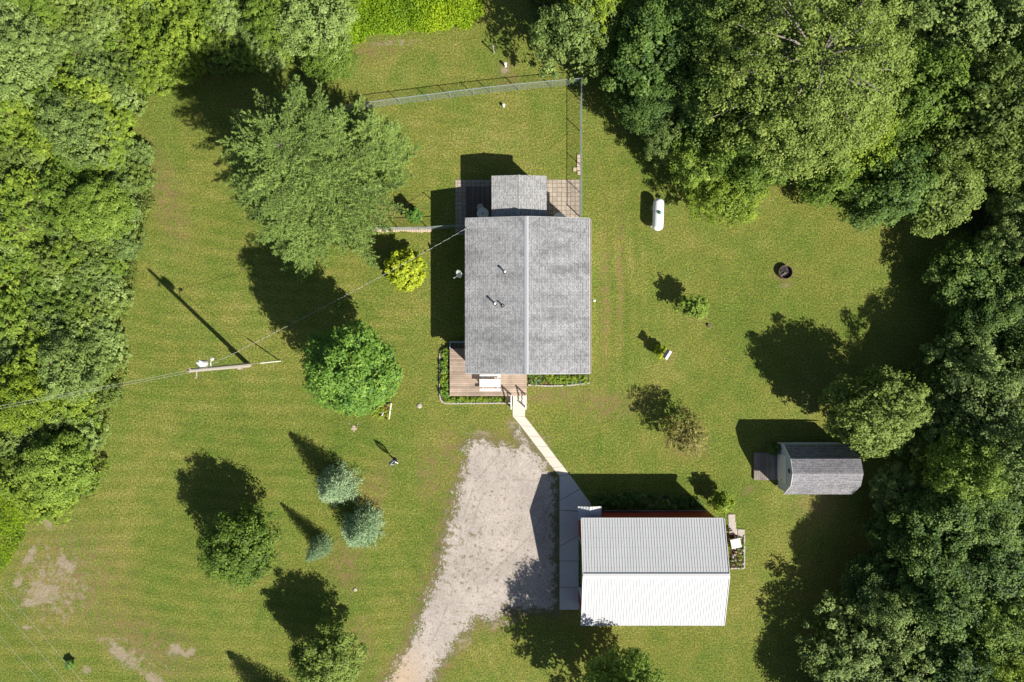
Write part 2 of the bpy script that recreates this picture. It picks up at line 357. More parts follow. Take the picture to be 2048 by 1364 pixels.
dry += .06*blob(950,270,220,120)+.05*blob(850,720,60,240)-.06*blob(330,1180,150,100)-.05*blob(1500,640,200,160)+.05*blob(900,1180,110,200)*0-.05*blob(1350,1000,170,80)+.05*blob(1380,520,150,100)-.03*blob(900,1100,60,240,20)-.05*blob(600,860,200,120)+.04*blob(740,140,150,60)
def soft(a): return np.clip(a, 0, 1)
sh = soft(1-(U-760)/120)*soft((Vv-250)/60)*1.0 + soft(1-abs(U-940)/230)*soft(1-abs(Vv-240)/190)
sv = soft(1-abs(U-1250)/95)*soft(1-abs(Vv-600)/330)*1.5
sd_ = soft(1-abs(U-900)/260)*soft((Vv-1000)/120)*.9 + soft(1-abs(U-1700)/350)*soft((Vv-1050)/150)*.3
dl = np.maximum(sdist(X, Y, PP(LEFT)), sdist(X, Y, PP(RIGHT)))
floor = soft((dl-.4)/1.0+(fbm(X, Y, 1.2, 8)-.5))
gz = (fbm(X, Y, 9, 2)-.5)*.05
near = (np.abs(X) < 41) & (np.abs(Y) < 28)
V, F, u = grid_mesh(X, Y, np.where(near, 0, -.0)*gz)
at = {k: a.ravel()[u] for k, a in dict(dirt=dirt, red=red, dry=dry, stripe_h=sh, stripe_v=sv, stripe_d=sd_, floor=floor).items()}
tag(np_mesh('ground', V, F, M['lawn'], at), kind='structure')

# driveway: ragged sheet of gravel
DRIVE = [(924,898),(920,944),(905,994),(888,1067),(871,1136),(851,1186),(832,1243),(809,1293),(768,1364),(690,1480),(800,1480),(866,1360),(901,1310),(930,1270),(952,1243),(988,1250),(1012,1226),(1060,1224),(1120,1222),(1120,951),(1078,903),(1040,850),(1026,855),(1030,885),(986,880),(945,876)]
dp = PP(DRIVE); st = .06
gx = np.arange(-14, 4.2, st); gy = np.arange(-30, -5.5, st); GX, GY = np.meshgrid(gx, gy)
sdm = sdist(GX, GY, dp); e = sdm+(fbm(GX, GY, .9, 5)-.5)*1.1+(RNG.random(GX.shape)-.5)*.95
apx = P(1119.5, 0)[0]
tk = np.zeros_like(GX)
for ln in ([(1000,905),(950,965),(925,1040),(918,1090)],[(1015,925),(960,1000),(932,1090),(928,1130)],[(962,1168),(1000,1130),(1058,1075),(1100,1010)],[(975,1195),(1010,1165),(1075,1105),(1110,1060)],[(1085,1000),(1092,1060),(1070,1130)],[(905,1180),(880,1250),(840,1330)],[(950,955),(1080,962)]):
    w = PP(ln); d = np.full(GX.shape, 9.)
    for (ax_, ay_), (bx2, by2) in zip(w[:-1], w[1:]):
        t_ = np.clip(((GX-ax_)*(bx2-ax_)+(GY-ay_)*(by2-ay_))/((bx2-ax_)**2+(by2-ay_)**2), 0, 1); d = np.minimum(d, np.hypot(GX-ax_-t_*(bx2-ax_), GY-ay_-t_*(by2-ay_)))
    tk = np.maximum(tk, np.exp(-(d/.055)**2)*(vnoise(GX, GY, .5, 31) > .3))
kp = (e > .12)[:-1,:-1] & (GX[:-1,:-1] < apx-st)
gu = GX/S+1024; gv = 682-GY/S
weedy = np.clip(.16-sdm*.16, 0, .2)+(.06*np.exp(-((gu-930)/90)**2-((gv-1110)/110)**2))+.07*np.exp(-((gu-1060)/60)**2-((gv-890)/30)**2)+.1*np.exp(-((gu-1118)/14)**2)*0.8
V, F, u = grid_mesh(GX, GY, np.full_like(GX, .012)+.01*vnoise(GX, GY, .3, 1), kp)
tan = np.clip((gv-1270)/80, 0, 1)*np.exp(-((gu-800-(1364-gv)*.25)/40)**2)
tag(np_mesh('gravel_driveway', V, F, M['gravel'], {'weedy': weedy.ravel()[u], 'tan': tan.ravel()[u], 'track': tk.ravel()[u]}), kind='structure')

# concrete path and garage apron, with real joints between slabs
mb = MB()
def slab_strip(mb, L, R, z0, z1, gap=.012):
    for i in range(len(L)-1):
        a, b, c, d = Vector(L[i]), Vector(R[i]), Vector(R[i+1]), Vector(L[i+1]); cc = (a+b+c+d)/4
        mb.prism([tuple(p+(cc-p).normalized()*gap) for p in (a, b, c, d)], z0, z1)
Lp = PP([(1025,812),(1025,832),(1041,851),(1057,872),(1073,893),(1089,914),(1105,935),(1118,951)])
Rp = PP([(1051,812),(1050,833),(1066,853),(1081,873),(1096,893),(1112,914),(1127,933),(1139,949)])
slab_strip(mb, Lp, Rp, -.05, .045)
tag(mb.build('concrete_path', M['path']), kind='structure')
mb = MB()
for q in ([(1119,951.5),(1139.5,949.5),(1160,977),(1119,1000)],[(1119,1001),(1160,978),(1182,1007),(1182,1022),(1119,1020)],[(1119,1021),(1157,1023),(1157,1070),(1119,1092)],
          [(1119,1093),(1157,1071),(1157,1121),(1119,1121)],[(1119,1122),(1157,1122),(1157,1174),(1119,1174)],[(1119,1175),(1157,1175),(1157,1219),(1119,1219)]):
    mb.prism(PP(q), -.05, .05)
tag(mb.build('concrete_apron', M['apron']), kind='structure')
# ------------------------------------------------------------------ house
def wall_box(mb, x0, x1, y0, y1, z0, z1): mb.box(((x0+x1)/2, (y0+y1)/2, (z0+z1)/2), (x1-x0, y1-y0, z1-z0))
ZE, ZR = 3.5, 4.2
hx0, hy1, _ = P(930, 436.5, ZE); hx1, hy0, _ = P(1179.5, 747, ZE); hxm = P(1053.5, 0, ZR)[0]
house = empty('house', (hxm, (hy0+hy1)/2, 0), 'large grey shingled house with a rear wing, between front deck and paver patios', 'house')
hl = Vector(house.location)
def part(mb, name, mat, parent, **kw):                    # mesh authored in world space, parented to a thing placed elsewhere
    root = parent
    off = Vector((0,0,0))
    while root is not None: off += Vector(root.location); root = root.parent
    mb.v = [tuple(Vector(v)-off) for v in mb.v]
    return mb.build(name, mat, parent, **kw)
m = MB(); wx0, wx1, wy0, wy1 = hx0+.3, hx1-.3, hy0+.3, hy1-.3
m.add([(wx0,wy0,0),(wx1,wy0,0),(wx1,wy0,ZE-.12),(hxm,wy0,ZR-.12),(wx0,wy0,ZE-.12),(wx0,wy1,0),(wx1,wy1,0),(wx1,wy1,ZE-.12),(hxm,wy1,ZR-.12),(wx0,wy1,ZE-.12)],
      [(0,1,2,3,4),(9,8,7,6,5),(0,5,6,1),(1,6,7,2),(4,9,5,0),(2,7,8,3),(3,8,9,4)])
part(m, 'wall', M['house_siding'], house)
m = MB(); m.slab([(hx0,hy0,ZE),(hxm,hy0,ZR),(hxm,hy1,ZR),(hx0,hy1,ZE)], .08)
m.slab([(hxm+.001,hy0,ZR),(hx1,hy0,ZE),(hx1,hy1,ZE),(hxm+.001,hy1,ZR)], .08)
rf = part(m, 'roof', M['shingle_house'], house)
m = MB(); m.slab([(hxm-.16,hy0-.02,ZR-.01),(hxm,hy0-.02,ZR+.035),(hxm,hy1+.02,ZR+.035),(hxm-.16,hy1+.02,ZR-.01)], .03)
m.slab([(hxm,hy0-.02,ZR+.035),(hxm+.14,hy0-.02,ZR-.005),(hxm+.14,hy1+.02,ZR-.005),(hxm,hy1+.02,ZR+.035)], .03)
part(m, 'ridge_cap', M['shingle_cap'], rf)
for yy in (hy0-.015, hy1+.015):
    m = MB()
    for a, b in ((hx0, hxm), (hxm, hx1)):
        za, zb = (ZE, ZR) if a == hx0 else (ZR, ZE)
        m.add([(a,yy-.012,za-.16),(b,yy-.012,zb-.16),(b,yy-.012,zb-.015),(a,yy-.012,za-.015),(a,yy+.012,za-.16),(b,yy+.012,zb-.16),(b,yy+.012,zb-.015),(a,yy+.012,za-.015)],
              [(0,1,2,3),(7,6,5,4),(0,4,5,1),(1,5,6,2),(2,6,7,3),(3,7,4,0)])
    part(m, 'fascia', M['white_paint'], rf)
for xx, sg in ((hx1, 1),):
    m = MB(); r = .055; pr = [(-r,0),(-r,-.09),(r,-.09),(r,0),(r-.012,0),(r-.012,-.078),(-r+.012,-.078),(-r+.012,0)]
    n8 = len(pr); vs = [(xx+sg*(r+.004)+a, y, ZE-.03+b) for y in (hy0+.02, hy1-.02) for a, b in pr]
    m.add(vs, [tuple(range(8)), tuple(range(8,16))]+[(k, (k+1) % 8, 8+(k+1) % 8, 8+k) for k in range(8)])
    part(m, 'gutter', M['gutter'], rf)
def roofz(x): return ZE+(ZR-ZE)*(1-abs(x-hxm)/(hxm-hx0))
for px, py, hh, white in ((1010,543.5,.45,1),(990,607,.55,1),(1005.5,611,.42,0)):
    x, y, _ = P(px, py, 4.2); z = roofz(x)
    m = MB(); m.tube([(x,y,z-.1),(x,y,z+hh)], .055 if white else .05, 10)
    vp = part(m, 'roof_vent', M['white_plastic'] if white else M['grey_tin'], rf)
    m = MB(); m.lathe([(.13,-.02),(.12,.05),(.062,.09)], 12, (x,y,z)); part(m, 'flashing', M['dark_metal'], vp)
    if white: m = MB(); m.lathe([(.085,hh-.02),(.09,hh+.04),(.03,hh+.09)], 12, (x,y,z)); part(m, 'cap', M['white_plastic'], vp)
def window(parent, x, y, z, w, h, ax, wmat='white_paint'):
    m = MB(); t = .06
    d = (lambda a, b: (.04, a, b)) if ax == 'x' else (lambda a, b: (a, .04, b))
    off = (lambda a, b: (x, y+a, z+b)) if ax == 'x' else (lambda a, b: (x+a, y, z+b))
    for s in (-1, 1):
        m.box(off(s*(w/2-t/2), 0), d(t, h)); m.box(off(0, s*(h/2-t/2)), d(w-2*t, t))
    m.box(off(0, 0), d(w-2*t, .04)); f = part(m, 'window', M[wmat], parent)
    m = MB(); m.box(off(0,0), tuple(q*.5 if q == .04 else q-2*t-.004 for q in d(w, h))); part(m, 'pane', M['glass'], f)
for xx in (wx0-.02, wx1+.02):
    for yy in (-2, .6, 3.4, 6): window(house, xx, yy+1.5, 2.0, 1.1, 1.2, 'x')
window(house, hxm+2.0, wy0-.02, 2.0, 1.4, 1.2, 'y')
m = MB(); m.box((hxm-1.1, wy0-.03, 1.55), (.95,.06,2.05)); dr = part(m, 'door', M['white_paint'], house)
m = MB(); m.tube([(hxm-1.45,wy0-.12,1.5),(hxm-1.45,wy0-.05,1.5)], .03, 8); part(m, 'handle', M['steel'], dr)
# rear wing
AE, AR = 3.0, 3.22
ax0, ay1, _ = P(983, 351.5, AE); ax1 = P(1093.5, 0, AE)[0]; axm = P(1037.5, 0, AR)[0]; ay0 = wy1
m = MB(); m.add([(ax0+.2,ay0,0),(ax1-.2,ay0,0),(ax1-.2,ay0,AE-.1),(axm,ay0,AR-.1),(ax0+.2,ay0,AE-.1),(ax0+.2,ay1-.2,0),(ax1-.2,ay1-.2,0),(ax1-.2,ay1-.2,AE-.1),(axm,ay1-.2,AR-.1),(ax0+.2,ay1-.2,AE-.1)],
      [(9,8,7,6,5),(0,5,6,1),(1,6,7,2),(4,9,5,0),(2,7,8,3),(3,8,9,4)])
part(m, 'wing_wall', M['house_siding'], house)
m = MB(); m.slab([(ax0,ay0,AE),(axm,ay0,AR),(axm,ay1,AR),(ax0,ay1,AE)], .07); m.slab([(axm+.001,ay0,AR),(ax1,ay0,AE),(ax1,ay1,AE),(axm+.001,ay1,AR)], .07)
wr = part(m, 'wing_roof', M['shingle_addition'], house)
m = MB(); m.slab([(axm-.11,ay0,AR-.002),(axm,ay0,AR+.03),(axm,ay1+.01,AR+.03),(axm-.11,ay1+.01,AR-.002)], .02); m.slab([(axm,ay0,AR+.03),(axm+.11,ay0,AR-.002),(axm+.11,ay1+.01,AR-.002),(axm,ay1+.01,AR+.03)], .02)
part(m, 'ridge_cap', M['shingle_addition'], wr)
window(house, axm, ay1-.18, 1.9, 1.4, 1.0, 'y')
# service mast
mx, my, _ = P(936, 457, 4.2)
m = MB(); m.tube([(mx,my,3.4),(mx,my,4.35),(mx-.06,my-.02,4.45),(mx-.13,my-.04,4.40)], .035, 8); part(m, 'service_mast', M['steel_paint'], house)
# satellite dish on west wall
dx, dy, dz = P(919, 547, 2.9)
dish = empty('satellite_dish', (hx0+.3, dy-.1, 2.2), 'pale grey oval satellite dish on an arm at the shaded left wall of the house', 'satellite dish')
m = MB(); nrm = Vector((.35,-.6,.72)).normalized(); Q = nrm.to_track_quat('Z', 'Y').to_matrix(); n = 20; vs = []; fs = []
nrm = Vector((-.55,-.35,.42)).normalized(); Q = nrm.to_track_quat('Z', 'Y').to_matrix()
for i, (r, z) in enumerate(((0.02,0),(.13,.012),(.24,.04),(.33,.075),(.335,.06),(.24,.02),(.13,-.01),(.02,-.02))):
    for k in range(n): g = 2*math.pi*k/n; vs.append(Vector((dx,dy,dz))+Q @ Vector((r*math.cos(g)*.9, r*math.sin(g)*1.1, z)))
for i in range(7):
    for k in range(n): fs.append((i*n+k, i*n+(k+1) % n, (i+1)*n+(k+1) % n, (i+1)*n+k))
m.add(vs, fs+[tuple(range(n)), tuple(range(7*n, 8*n))]); part(m, 'reflector', M['white_plastic'], dish, smooth=True)
tip = Vector((dx,dy,dz))+nrm*.42+Vector((-.05,-.12,-.12))
m = MB(); m.tube([(dx,dy-.05,dz-.28), tip], .018, 6); m.box(tip, (.12,.07,.07), .5); part(m, 'feed_arm', M['grey_tin'], dish)
m = MB(); m.tube([(hx0+.3,dy,dz-.55),(dx+.1,dy,dz-.5),(dx,dy,dz-.02)], .025, 8); part(m, 'mount', M['grey_tin'], dish)

# ------------------------------------------------------------------ front deck, steps, rails
DZ = .55
d0x, d1y, _ = P(899.5, 697, DZ); d1x, d0y, _ = P(1053.5, 792, DZ)
deck = empty('front_deck', ((d0x+d1x)/2, d0y, 0), 'brown wooden deck with horizontal boards wrapping the lower left corner of the house', 'deck')
m = MB(); m.prism([(d0x,d0y),(d1x,d0y),(d1x,wy0-.01),(wx0-.01,wy0-.01),(wx0-.01,d1y),(d0x,d1y)], DZ-.05, DZ); part(m, 'deck_boards', M['deck'], deck)
m = MB()
for a, b in (((d0x+.03,d0y+.03),(d1x-.03,d0y+.03)),((d0x+.03,d0y+.03),(d0x+.03,d1y-.03)),((d1x-.03,d0y+.03),(d1x-.03,wy0-.06)),((d0x+.03,d1y-.03),(wx0-.06,d1y-.03))):
    m.box(((a[0]+b[0])/2,(a[1]+b[1])/2,(DZ-.05)/2-.003), (abs(a[0]-b[0])+.04, abs(a[1]-b[1])+.04, DZ-.06))
part(m, 'skirting', M['wood_post'], deck)
sx0, sy1, _ = P(901.5, 684, .35); m = MB(); m.box(((sx0+wx0)/2-.02,(sy1+d1y)/2,.16),(wx0-sx0-.06, sy1-d1y-.02,.30)); part(m, 'side_step', M['deck_dark'], deck)
m = MB()
for x_ in (sx0, sx0+.02+(wx0-sx0)*.5, wx0-.1): m.box((x_,sy1,.5),(.05,.05,1.0))
m.box(((sx0+wx0)/2-.04,sy1,1.0),(wx0-sx0-.05,.06,.05)); m.box((sx0,(sy1+d1y)/2,1.0),(.05,sy1-d1y-.03,.05)); part(m, 'side_rail', M['blue_siding'], deck)
sxa, sxb = P(1025.5,0,.2)[0], P(1050.5,0,.2)[0]; ya = d0y; yb = P(0,813,0)[1]
m = MB()
for i in range(3): m.box(((sxa+sxb)/2, ya-.13-.26*i, (.42-.14*i)/2), (sxb-sxa-.02, .27, .42-.14*i))
part(m, 'step', M['path'], deck)
for xx in (P(1022.5,0,.9)[0], P(1051.5,0,.9)[0]):
    m = MB(); y0r, y1r = ya+.08, ya-.86
    m.box((xx,y0r,.52+.45),(.09,.09,1.0)); m.box((xx,y1r,.45),(.09,.09,.9))
    p0 = Vector((xx,y0r+.06,1.45)); p1 = Vector((xx,y1r-.06,.98)); q = (p1-p0)
    m.box((p0+p1)/2, (.09, q.length, .05), rx=math.atan2(q.z, q.y)-math.pi if q.y < 0 else math.atan2(q.z, q.y))
    m.box((p0+p1)/2-Vector((0,0,.45)), (.04, q.length-.1, .07), rx=math.atan2(q.z, q.y)-math.pi)
    part(m, 'handrail', M['white_paint'], deck)
# picnic table
tx, ty, _ = P(980, 766, 1.2)
pt = empty('picnic_table', (tx,ty,DZ), 'white picnic table with two attached benches standing on the front deck', 'picnic table')
m = MB(); 
for k in range(3): m.box((0,-.19+.19*k,.74),(1.5,.178,.04))
m.box((-.5,0,.70),(.07,.55,.04)); m.box((.5,0,.70),(.07,.55,.04)); m.build('tabletop', M['white_paint'], pt, bevel=.006)
for s in (-1, 1):
    m = MB(); m.box((0,s*.50,.45),(1.5,.20,.04)); m.build('bench', M['white_paint'], pt, bevel=.006)
for s in (-1, 1):
    for q in (-1, 1):
        m = MB(); m.tube([(s*.5,q*.55,0),(s*.5,q*.16,.70)], .035, 4); m.build('leg', M['white_paint'], pt)
    m = MB(); m.box((s*.54,0,.39),(.05,1.14,.07)); m.build('crossbar', M['white_paint'], pt)

# ------------------------------------------------------------------ garage
GE, GR = 3.2, 4.35
gx0, gy1, _ = P(1163, 1036.5, GE); gx1 = P(1448,0,GE)[0]; gy0 = P(0,1250.5,GE)[1]; gym = P(0,1152,GR)[1]
gar = empty('garage', ((gx0+gx1)/2,(gy0+gy1)/2,0), 'red garage under a white ribbed metal gable roof beside the gravel driveway', 'garage')
x0, x1, y0, y1 = P(1157.5,0)[0], gx1-.2, gy0+.25, P(0,1021.5)[1]
gx0 = min(gx0, x0-.02)
door0, door1 = P(0,1176)[1], P(0,1070)[1]; t = .16
m = MB()
wall_box(m, x0+t, x1-t, y1-t, y1, 0, GE-.1); wall_box(m, x0+t, x1-t, y0, y0+t, 0, GE-.1)
def gable(xa, xb, ya, yb, z0): 
    f = lambda y: GE-.1+(GR-GE)*(1-abs(y-gym)/(gy1-gym))
    ys_ = [ya]+([gym] if ya < gym < yb else [])+[yb]
    n = len(ys_); vs = []
    for xq in (xa, xb): vs += [(xq,y,z0) for y in ys_]+[(xq,y,f(y)) for y in reversed(ys_)]
    k = 2*n; m.add(vs, [tuple(range(k)), tuple(reversed(range(k,2*k)))]+[(i, (i+1) % k, k+(i+1) % k, k+i) for i in range(k)])
gable(x0, x0+t, y0, door0, 0); gable(x0, x0+t, door1, y1, 0); gable(x0, x0+t, door0, door1, 2.35); gable(x1-t, x1, y0, y1, 0)
gw = part(m, 'wall', M['red_siding'], gar)
m = MB(); m.box((x0+.5,(door0+door1)/2,1.17),(.05,door1-door0+.1,2.34))
for k in range(1,4): m.box((x0+.47,(door0+door1)/2,k*.585),(.02,door1-door0,.03))
gd = part(m, 'garage_door', M['white_paint'], gar)
m = MB(); m.box((x0+.42,(door0+door1)/2,.5),(.05,.2,.04)); part(m, 'handle', M['dark_metal'], gd)
m = MB()
for yy, s in ((door0,1),(door1,-1)): m.box((x0+t/2-.01, yy+s*.03, 1.17),(t+.06,.06,2.34))
m.box((x0+t/2-.01,(door0+door1)/2,2.32),(t+.06,door1-door0-.13,.06)); part(m, 'door_frame', M['white_paint'], gar)
m = MB(); m.box((x0-.01,y1-.05,1.5),(.02,.1,3.0)); part(m, 'corner_trim', M['white_paint'], gar); m = MB(); m.box((x0-.012,y0+.05,1.5),(.02,.1,3.0)); part(m, 'corner_trim', M['white_paint'], gar); m = MB(); m.box(((x0+x1)/2, y1+.022, .06),(x1-x0-.1,.02,.12)); part(m, 'base_trim', M['white_paint'], gar)
def ribbed(x0, x1, ya, za, yb, zb, name, parent, step=.187, mat='metal_roof'):
    m = MB(); m.slab([(x0,ya,za),(x1,ya,za),(x1,yb,zb),(x0,yb,zb)], .04)
    a = math.atan2(zb-za, yb-ya); L = math.hypot(yb-ya, zb-za); nrm = Vector((0,-math.sin(a),math.cos(a)))
    if nrm.z < 0: nrm = -nrm
    k = x0+.06
    while k < x1-.03:
        c = Vector((k,(ya+yb)/2,(za+zb)/2))+nrm*.012; m.box(c, (.022, L-.02, .022), rx=a); k += step
    return part(m, name, M[mat], parent)
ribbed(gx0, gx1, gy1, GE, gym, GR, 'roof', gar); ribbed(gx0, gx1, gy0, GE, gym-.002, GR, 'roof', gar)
m = MB(); 
for s, yy in ((1, gy1), (-1, gy0)):
    d = Vector((0, yy-gym, GE-GR)).normalized(); m.slab([(gx0-.01,gym,GR+.07),(gx1+.01,gym,GR+.07),(gx1+.01,gym+d.y*.17,GR+.07+d.z*.17),(gx0-.01,gym+d.y*.17,GR+.07+d.z*.17)], .015)
part(m, 'ridge_cap', M['white_paint'], gar)
for xx in (gx0-.022, gx1+.022):
    for yy in (gy1, gy0):
        m = MB(); m.slab([(xx-.02,gym,GR+.05),(xx+.02,gym,GR+.05),(xx+.02,yy,GE+.05),(xx-.02,yy,GE+.05)], .18); part(m, 'rake_trim', M['white_paint'], gar)
m = MB(); m.box(((gx0+gx1)/2, gy1+.015, GE-.05),(gx1-gx0,.02,.12)); part(m, 'fascia', M['white_paint'], gar); m = MB(); m.box(((gx0+gx1)/2, gy0-.015, GE-.05),(gx1-gx0,.02,.12)); part(m, 'fascia', M['white_paint'], gar)
# little roof over the side door at the north west corner
pe, pr_ = 2.5, 2.68
ex0, ey1, _ = P(1155.5, 1012.5, pe); ex1 = P(1202.5,0,pe)[0]; exm = (ex0+ex1)/2; eyw = y1-.02
m = MB()
for a, b in ((ex0, exm-.001), (ex1, exm+.001)):
    m.slab([(a,eyw,pe),(b,eyw,pr_),(b,ey1,pr_),(a,ey1,pe)], .04)
    d = Vector((b-a,0,pr_-pe)); n_ = 4
    for k in range(n_+1):
        c = Vector((a,(eyw+ey1)/2,pe+.015))+d*((k+.15)/(n_+.3)); m.box(c, (.035,ey1-eyw-.02,.035), ry=-math.atan2(d.z, d.x) if d.x > 0 else -math.atan2(-d.z, -d.x))
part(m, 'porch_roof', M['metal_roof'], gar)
m = MB(); m.add([(ex0+.08,ey1-.06,pe-.05),(ex1-.08,ey1-.06,pe-.05),(exm,ey1-.06,pr_-.06),(ex0+.08,ey1-.02,pe-.05),(ex1-.08,ey1-.02,pe-.05),(exm,ey1-.02,pr_-.06)], [(0,1,2),(5,4,3),(0,3,4,1),(1,4,5,2),(2,5,3,0)])
part(m, 'porch_frame', M['white_paint'], gar)
m = MB(); m.box((exm+.1,y1+.03,1.05),(.9,.05,2.0)); sdn = part(m, 'side_door', M['white_paint'], gar)
m = MB(); m.tube([(exm-.25,y1+.06,1.0),(exm-.25,y1+.12,1.0)], .03, 8); part(m, 'handle', M['steel'], sdn)

# ------------------------------------------------------------------ shed
shed = empty('garden_shed', (21.6,-9.03,0), 'pale blue gambrel roofed shed with a round window under the overhanging tree', 'shed')
sE, sK, sR = 1.95, 3.15, 3.5
fx, bx = 19.15, P(1704.5,0,sE)[0]; yN, yKN, yM, yKS, yS = P(0,888.5,sE)[1], P(0,917.7,sK)[1], -9.02, P(0,972,sK)[1], P(0,988.8,sE)[1]
prof = [(yN,sE),(yKN,sK),(yM,sR),(yKS,sK),(yS,sE)]
for nm, a, b in (('roof',0,1),('roof',1,2),('roof',2,3),('roof',3,4)):
    (ya,za),(yb,zb) = prof[a], prof[b]; m = MB(); m.slab([(fx,ya,za),(bx,ya,za),(bx,yb,zb),(fx,yb,zb)], .05); part(m, nm, M['shingle_shed'], shed)
wxf, wxb = 19.42, bx-.25
inner = [(yN-.12,.15),(yN-.12,sE),(yKN-.05,sK-.12),(yM,sR-.12),(yKS+.05,sK-.12),(yS+.12,sE),(yS+.12,.15)]
m = MB(); k = len(inner); m.add([(wxf,y,z) for y, z in inner]+[(wxb,y,z) for y, z in inner], [tuple(range(k)), tuple(reversed(range(k,2*k)))]+[(i,(i+1) % k,k+(i+1) % k,k+i) for i in range(k)])
part(m, 'wall', M['blue_siding'], shed)
m = MB()
for (ya,za),(yb,zb) in zip(prof[:-1], prof[1:]):
    v = Vector((0,yb-ya,zb-za)).normalized(); n_ = Vector((0,-v.z,v.y)); n_ = n_ if n_.z > 0 else -n_
    vs = []
    for xx in (fx-.03, fx-.002):
        vs += [Vector((xx,ya,za))+n_*.012, Vector((xx,yb,zb))+n_*.012, Vector((xx,yb,zb))-n_*.12, Vector((xx,ya,za))-n_*.12]
    m.add(vs, [(0,1,2,3),(7,6,5,4),(0,4,5,1),(1,5,6,2),(2,6,7,3),(3,7,4,0)])
part(m, 'rake_trim', M['white_paint'], shed)
m = MB(); m.box((wxf-.03,yM-.12,.95),(.05,1.95,1.6)); m.box((wxf-.06,yM-.12,.95),(.02,.03,1.6)); sd = part(m, 'door', M['door_white'], shed)
m = MB(); m.box((wxf-.09,yM-.95,1.0),(.05,.05,.12)); part(m, 'handle', M['dark_metal'], sd)
for r0, z0, nm, mt in ((.27,.0,'window','white_paint'),(.18,-.02,'pane','glass')):
    m = MB(); n = 20; cx_ = wxf-.02+z0; vs = []
    for xx in (cx_-.03, cx_+.02):
        vs += [(xx, yM-.05+r0*math.cos(2*math.pi*k/n), 2.3+r0*math.sin(2*math.pi*k/n)) for k in range(n)]
    m.add(vs, [tuple(range(n)), tuple(reversed(range(n,2*n)))]+[(k,(k+1) % n,n+(k+1) % n,n+k) for k in range(n)])
    if nm == 'window': wnd = part(m, nm, M[mt], shed)
    else: part(m, nm, M[mt], wnd)
m = MB(); m.box((wxf-.02,yN-.14,1.1),(.05,.1,1.9)); part(m, 'corner_trim', M['white_paint'], shed); m = MB(); m.box((wxf-.02,yS+.14,1.1),(.05,.1,1.9)); part(m, 'corner_trim', M['white_paint'], shed)
a_ = P(1508,905.5,.18); b_ = P(1559,960,.18)
ramp = empty('shed_deck', ((a_[0]+b_[0])/2,(a_[1]+b_[1])/2,0), 'small weathered grey board platform in front of the shed door', 'deck')
m = MB(); wall_box(m, a_[0], wxf-.06, b_[1], a_[1], .10, .18); part(m, 'boards', M['deck_shed'], ramp)
m = MB(); wall_box(m, a_[0]+.02, wxf-.1, a_[1]-.12, a_[1]-.04, 0, .1); part(m, 'joist', M['wood_post'], ramp); m = MB(); wall_box(m, a_[0]+.02, wxf-.1, b_[1]+.04, b_[1]+.12, 0, .1); part(m, 'joist', M['wood_post'], ramp)

# ------------------------------------------------------------------ patios
p1 = P(911,360)+P(983,457); m = MB()
m.prism([(P(911,0)[0],wy1-.3),(ax0+.19,wy1-.3),(ax0+.19,P(0,360)[1]),(P(911,0)[0],P(0,360)[1])], -.02, .03)
tag(m.build('paver_patio', M['pavers']), 'square paver patio in the shade left of the rear wing', 'patio')
m = MB(); m.prism([(ax1-.19,wy1+.01),(P(1160.5,0)[0],wy1+.01),(P(1160.5,0)[0],P(0,359.5)[1]),(ax1-.19,P(0,359.5)[1])], -.02, .03)
tag(m.build('paver_patio', M['pavers']), 'sunlit square paver patio between the rear wing and the chain link fence', 'patio')
a_ = P(932,373,.3); m = MB(); wall_box(m, a_[0], ax0+.17, wy1+.02, a_[1], .034, .3)
tag(m.build('back_deck', M['deck_dark']), 'low dark weathered back deck on the shaded patio', 'deck')
def round_table(px, py, z0, r, label):
    x, y, _ = P(px, py, z0+.7); t = empty('patio_table', (x,y,z0), label, 'table')
    m = MB(); m.lathe([(.0,.68),(r-.03,.68),(r,.70),(r,.715),(r-.02,.725),(.05,.725)], 28); m.build('tabletop', M['white_plastic'], t)
    m = MB(); m.tube([(0,0,.66),(0,0,.80)], .045, 10); m.build('umbrella_collar', M['dark_metal'], t)
    for k in range(4):
        g = k*math.pi/2+.6; m = MB(); m.tube([(r*.75*math.cos(g),r*.75*math.sin(g),0),(r*.6*math.cos(g),r*.6*math.sin(g),.68)], .02, 6); m.build('leg', M['white_plastic'], t)
round_table(965.5, 427, .3, .42, 'round pale patio table in shade on the low back deck')
round_table(1118, 437, .03, .42, 'round patio table half hidden by the house eave on the sunlit patio')
def chair(px, py, z0, rz, label, grp=None):
    x, y, _ = P(px, py, z0+.4); c = empty('patio_chair', (x,y,z0), label, 'chair', grp, rz)
    m = MB(); m.lathe([(.0,.40),(.22,.40),(.24,.42),(.22,.44),(.0,.43)], 16); m.build('seat', M['white_plastic'], c)
    m = MB(); n = 9; vs = []
    for k in range(n):
        g = math.radians(-65+130*k/(n-1)); 
        for r, z in ((.23,.44),(.26,.82),(.235,.82),(.205,.44)): vs.append((r*math.sin(g), r*math.cos(g), z))
    m.add(vs, [(k*4+j, (k+1)*4+j, (k+1)*4+(j+1) % 4, k*4+(j+1) % 4) for k in range(n-1) for j in range(4)]+[(0,1,2,3), tuple(range(4*n-4,4*n))]); m.build('backrest', M['white_plastic'], c)
    for s in (-1,1):
        for q in (-1,1): m = MB(); m.tube([(s*.19,q*.19,0),(s*.15,q*.15,.41)], .018, 6); m.build('leg', M['white_plastic'], c)
    return c
chair(961.5, 417, .3, .5, 'white patio chair beside the round table on the shaded back deck')

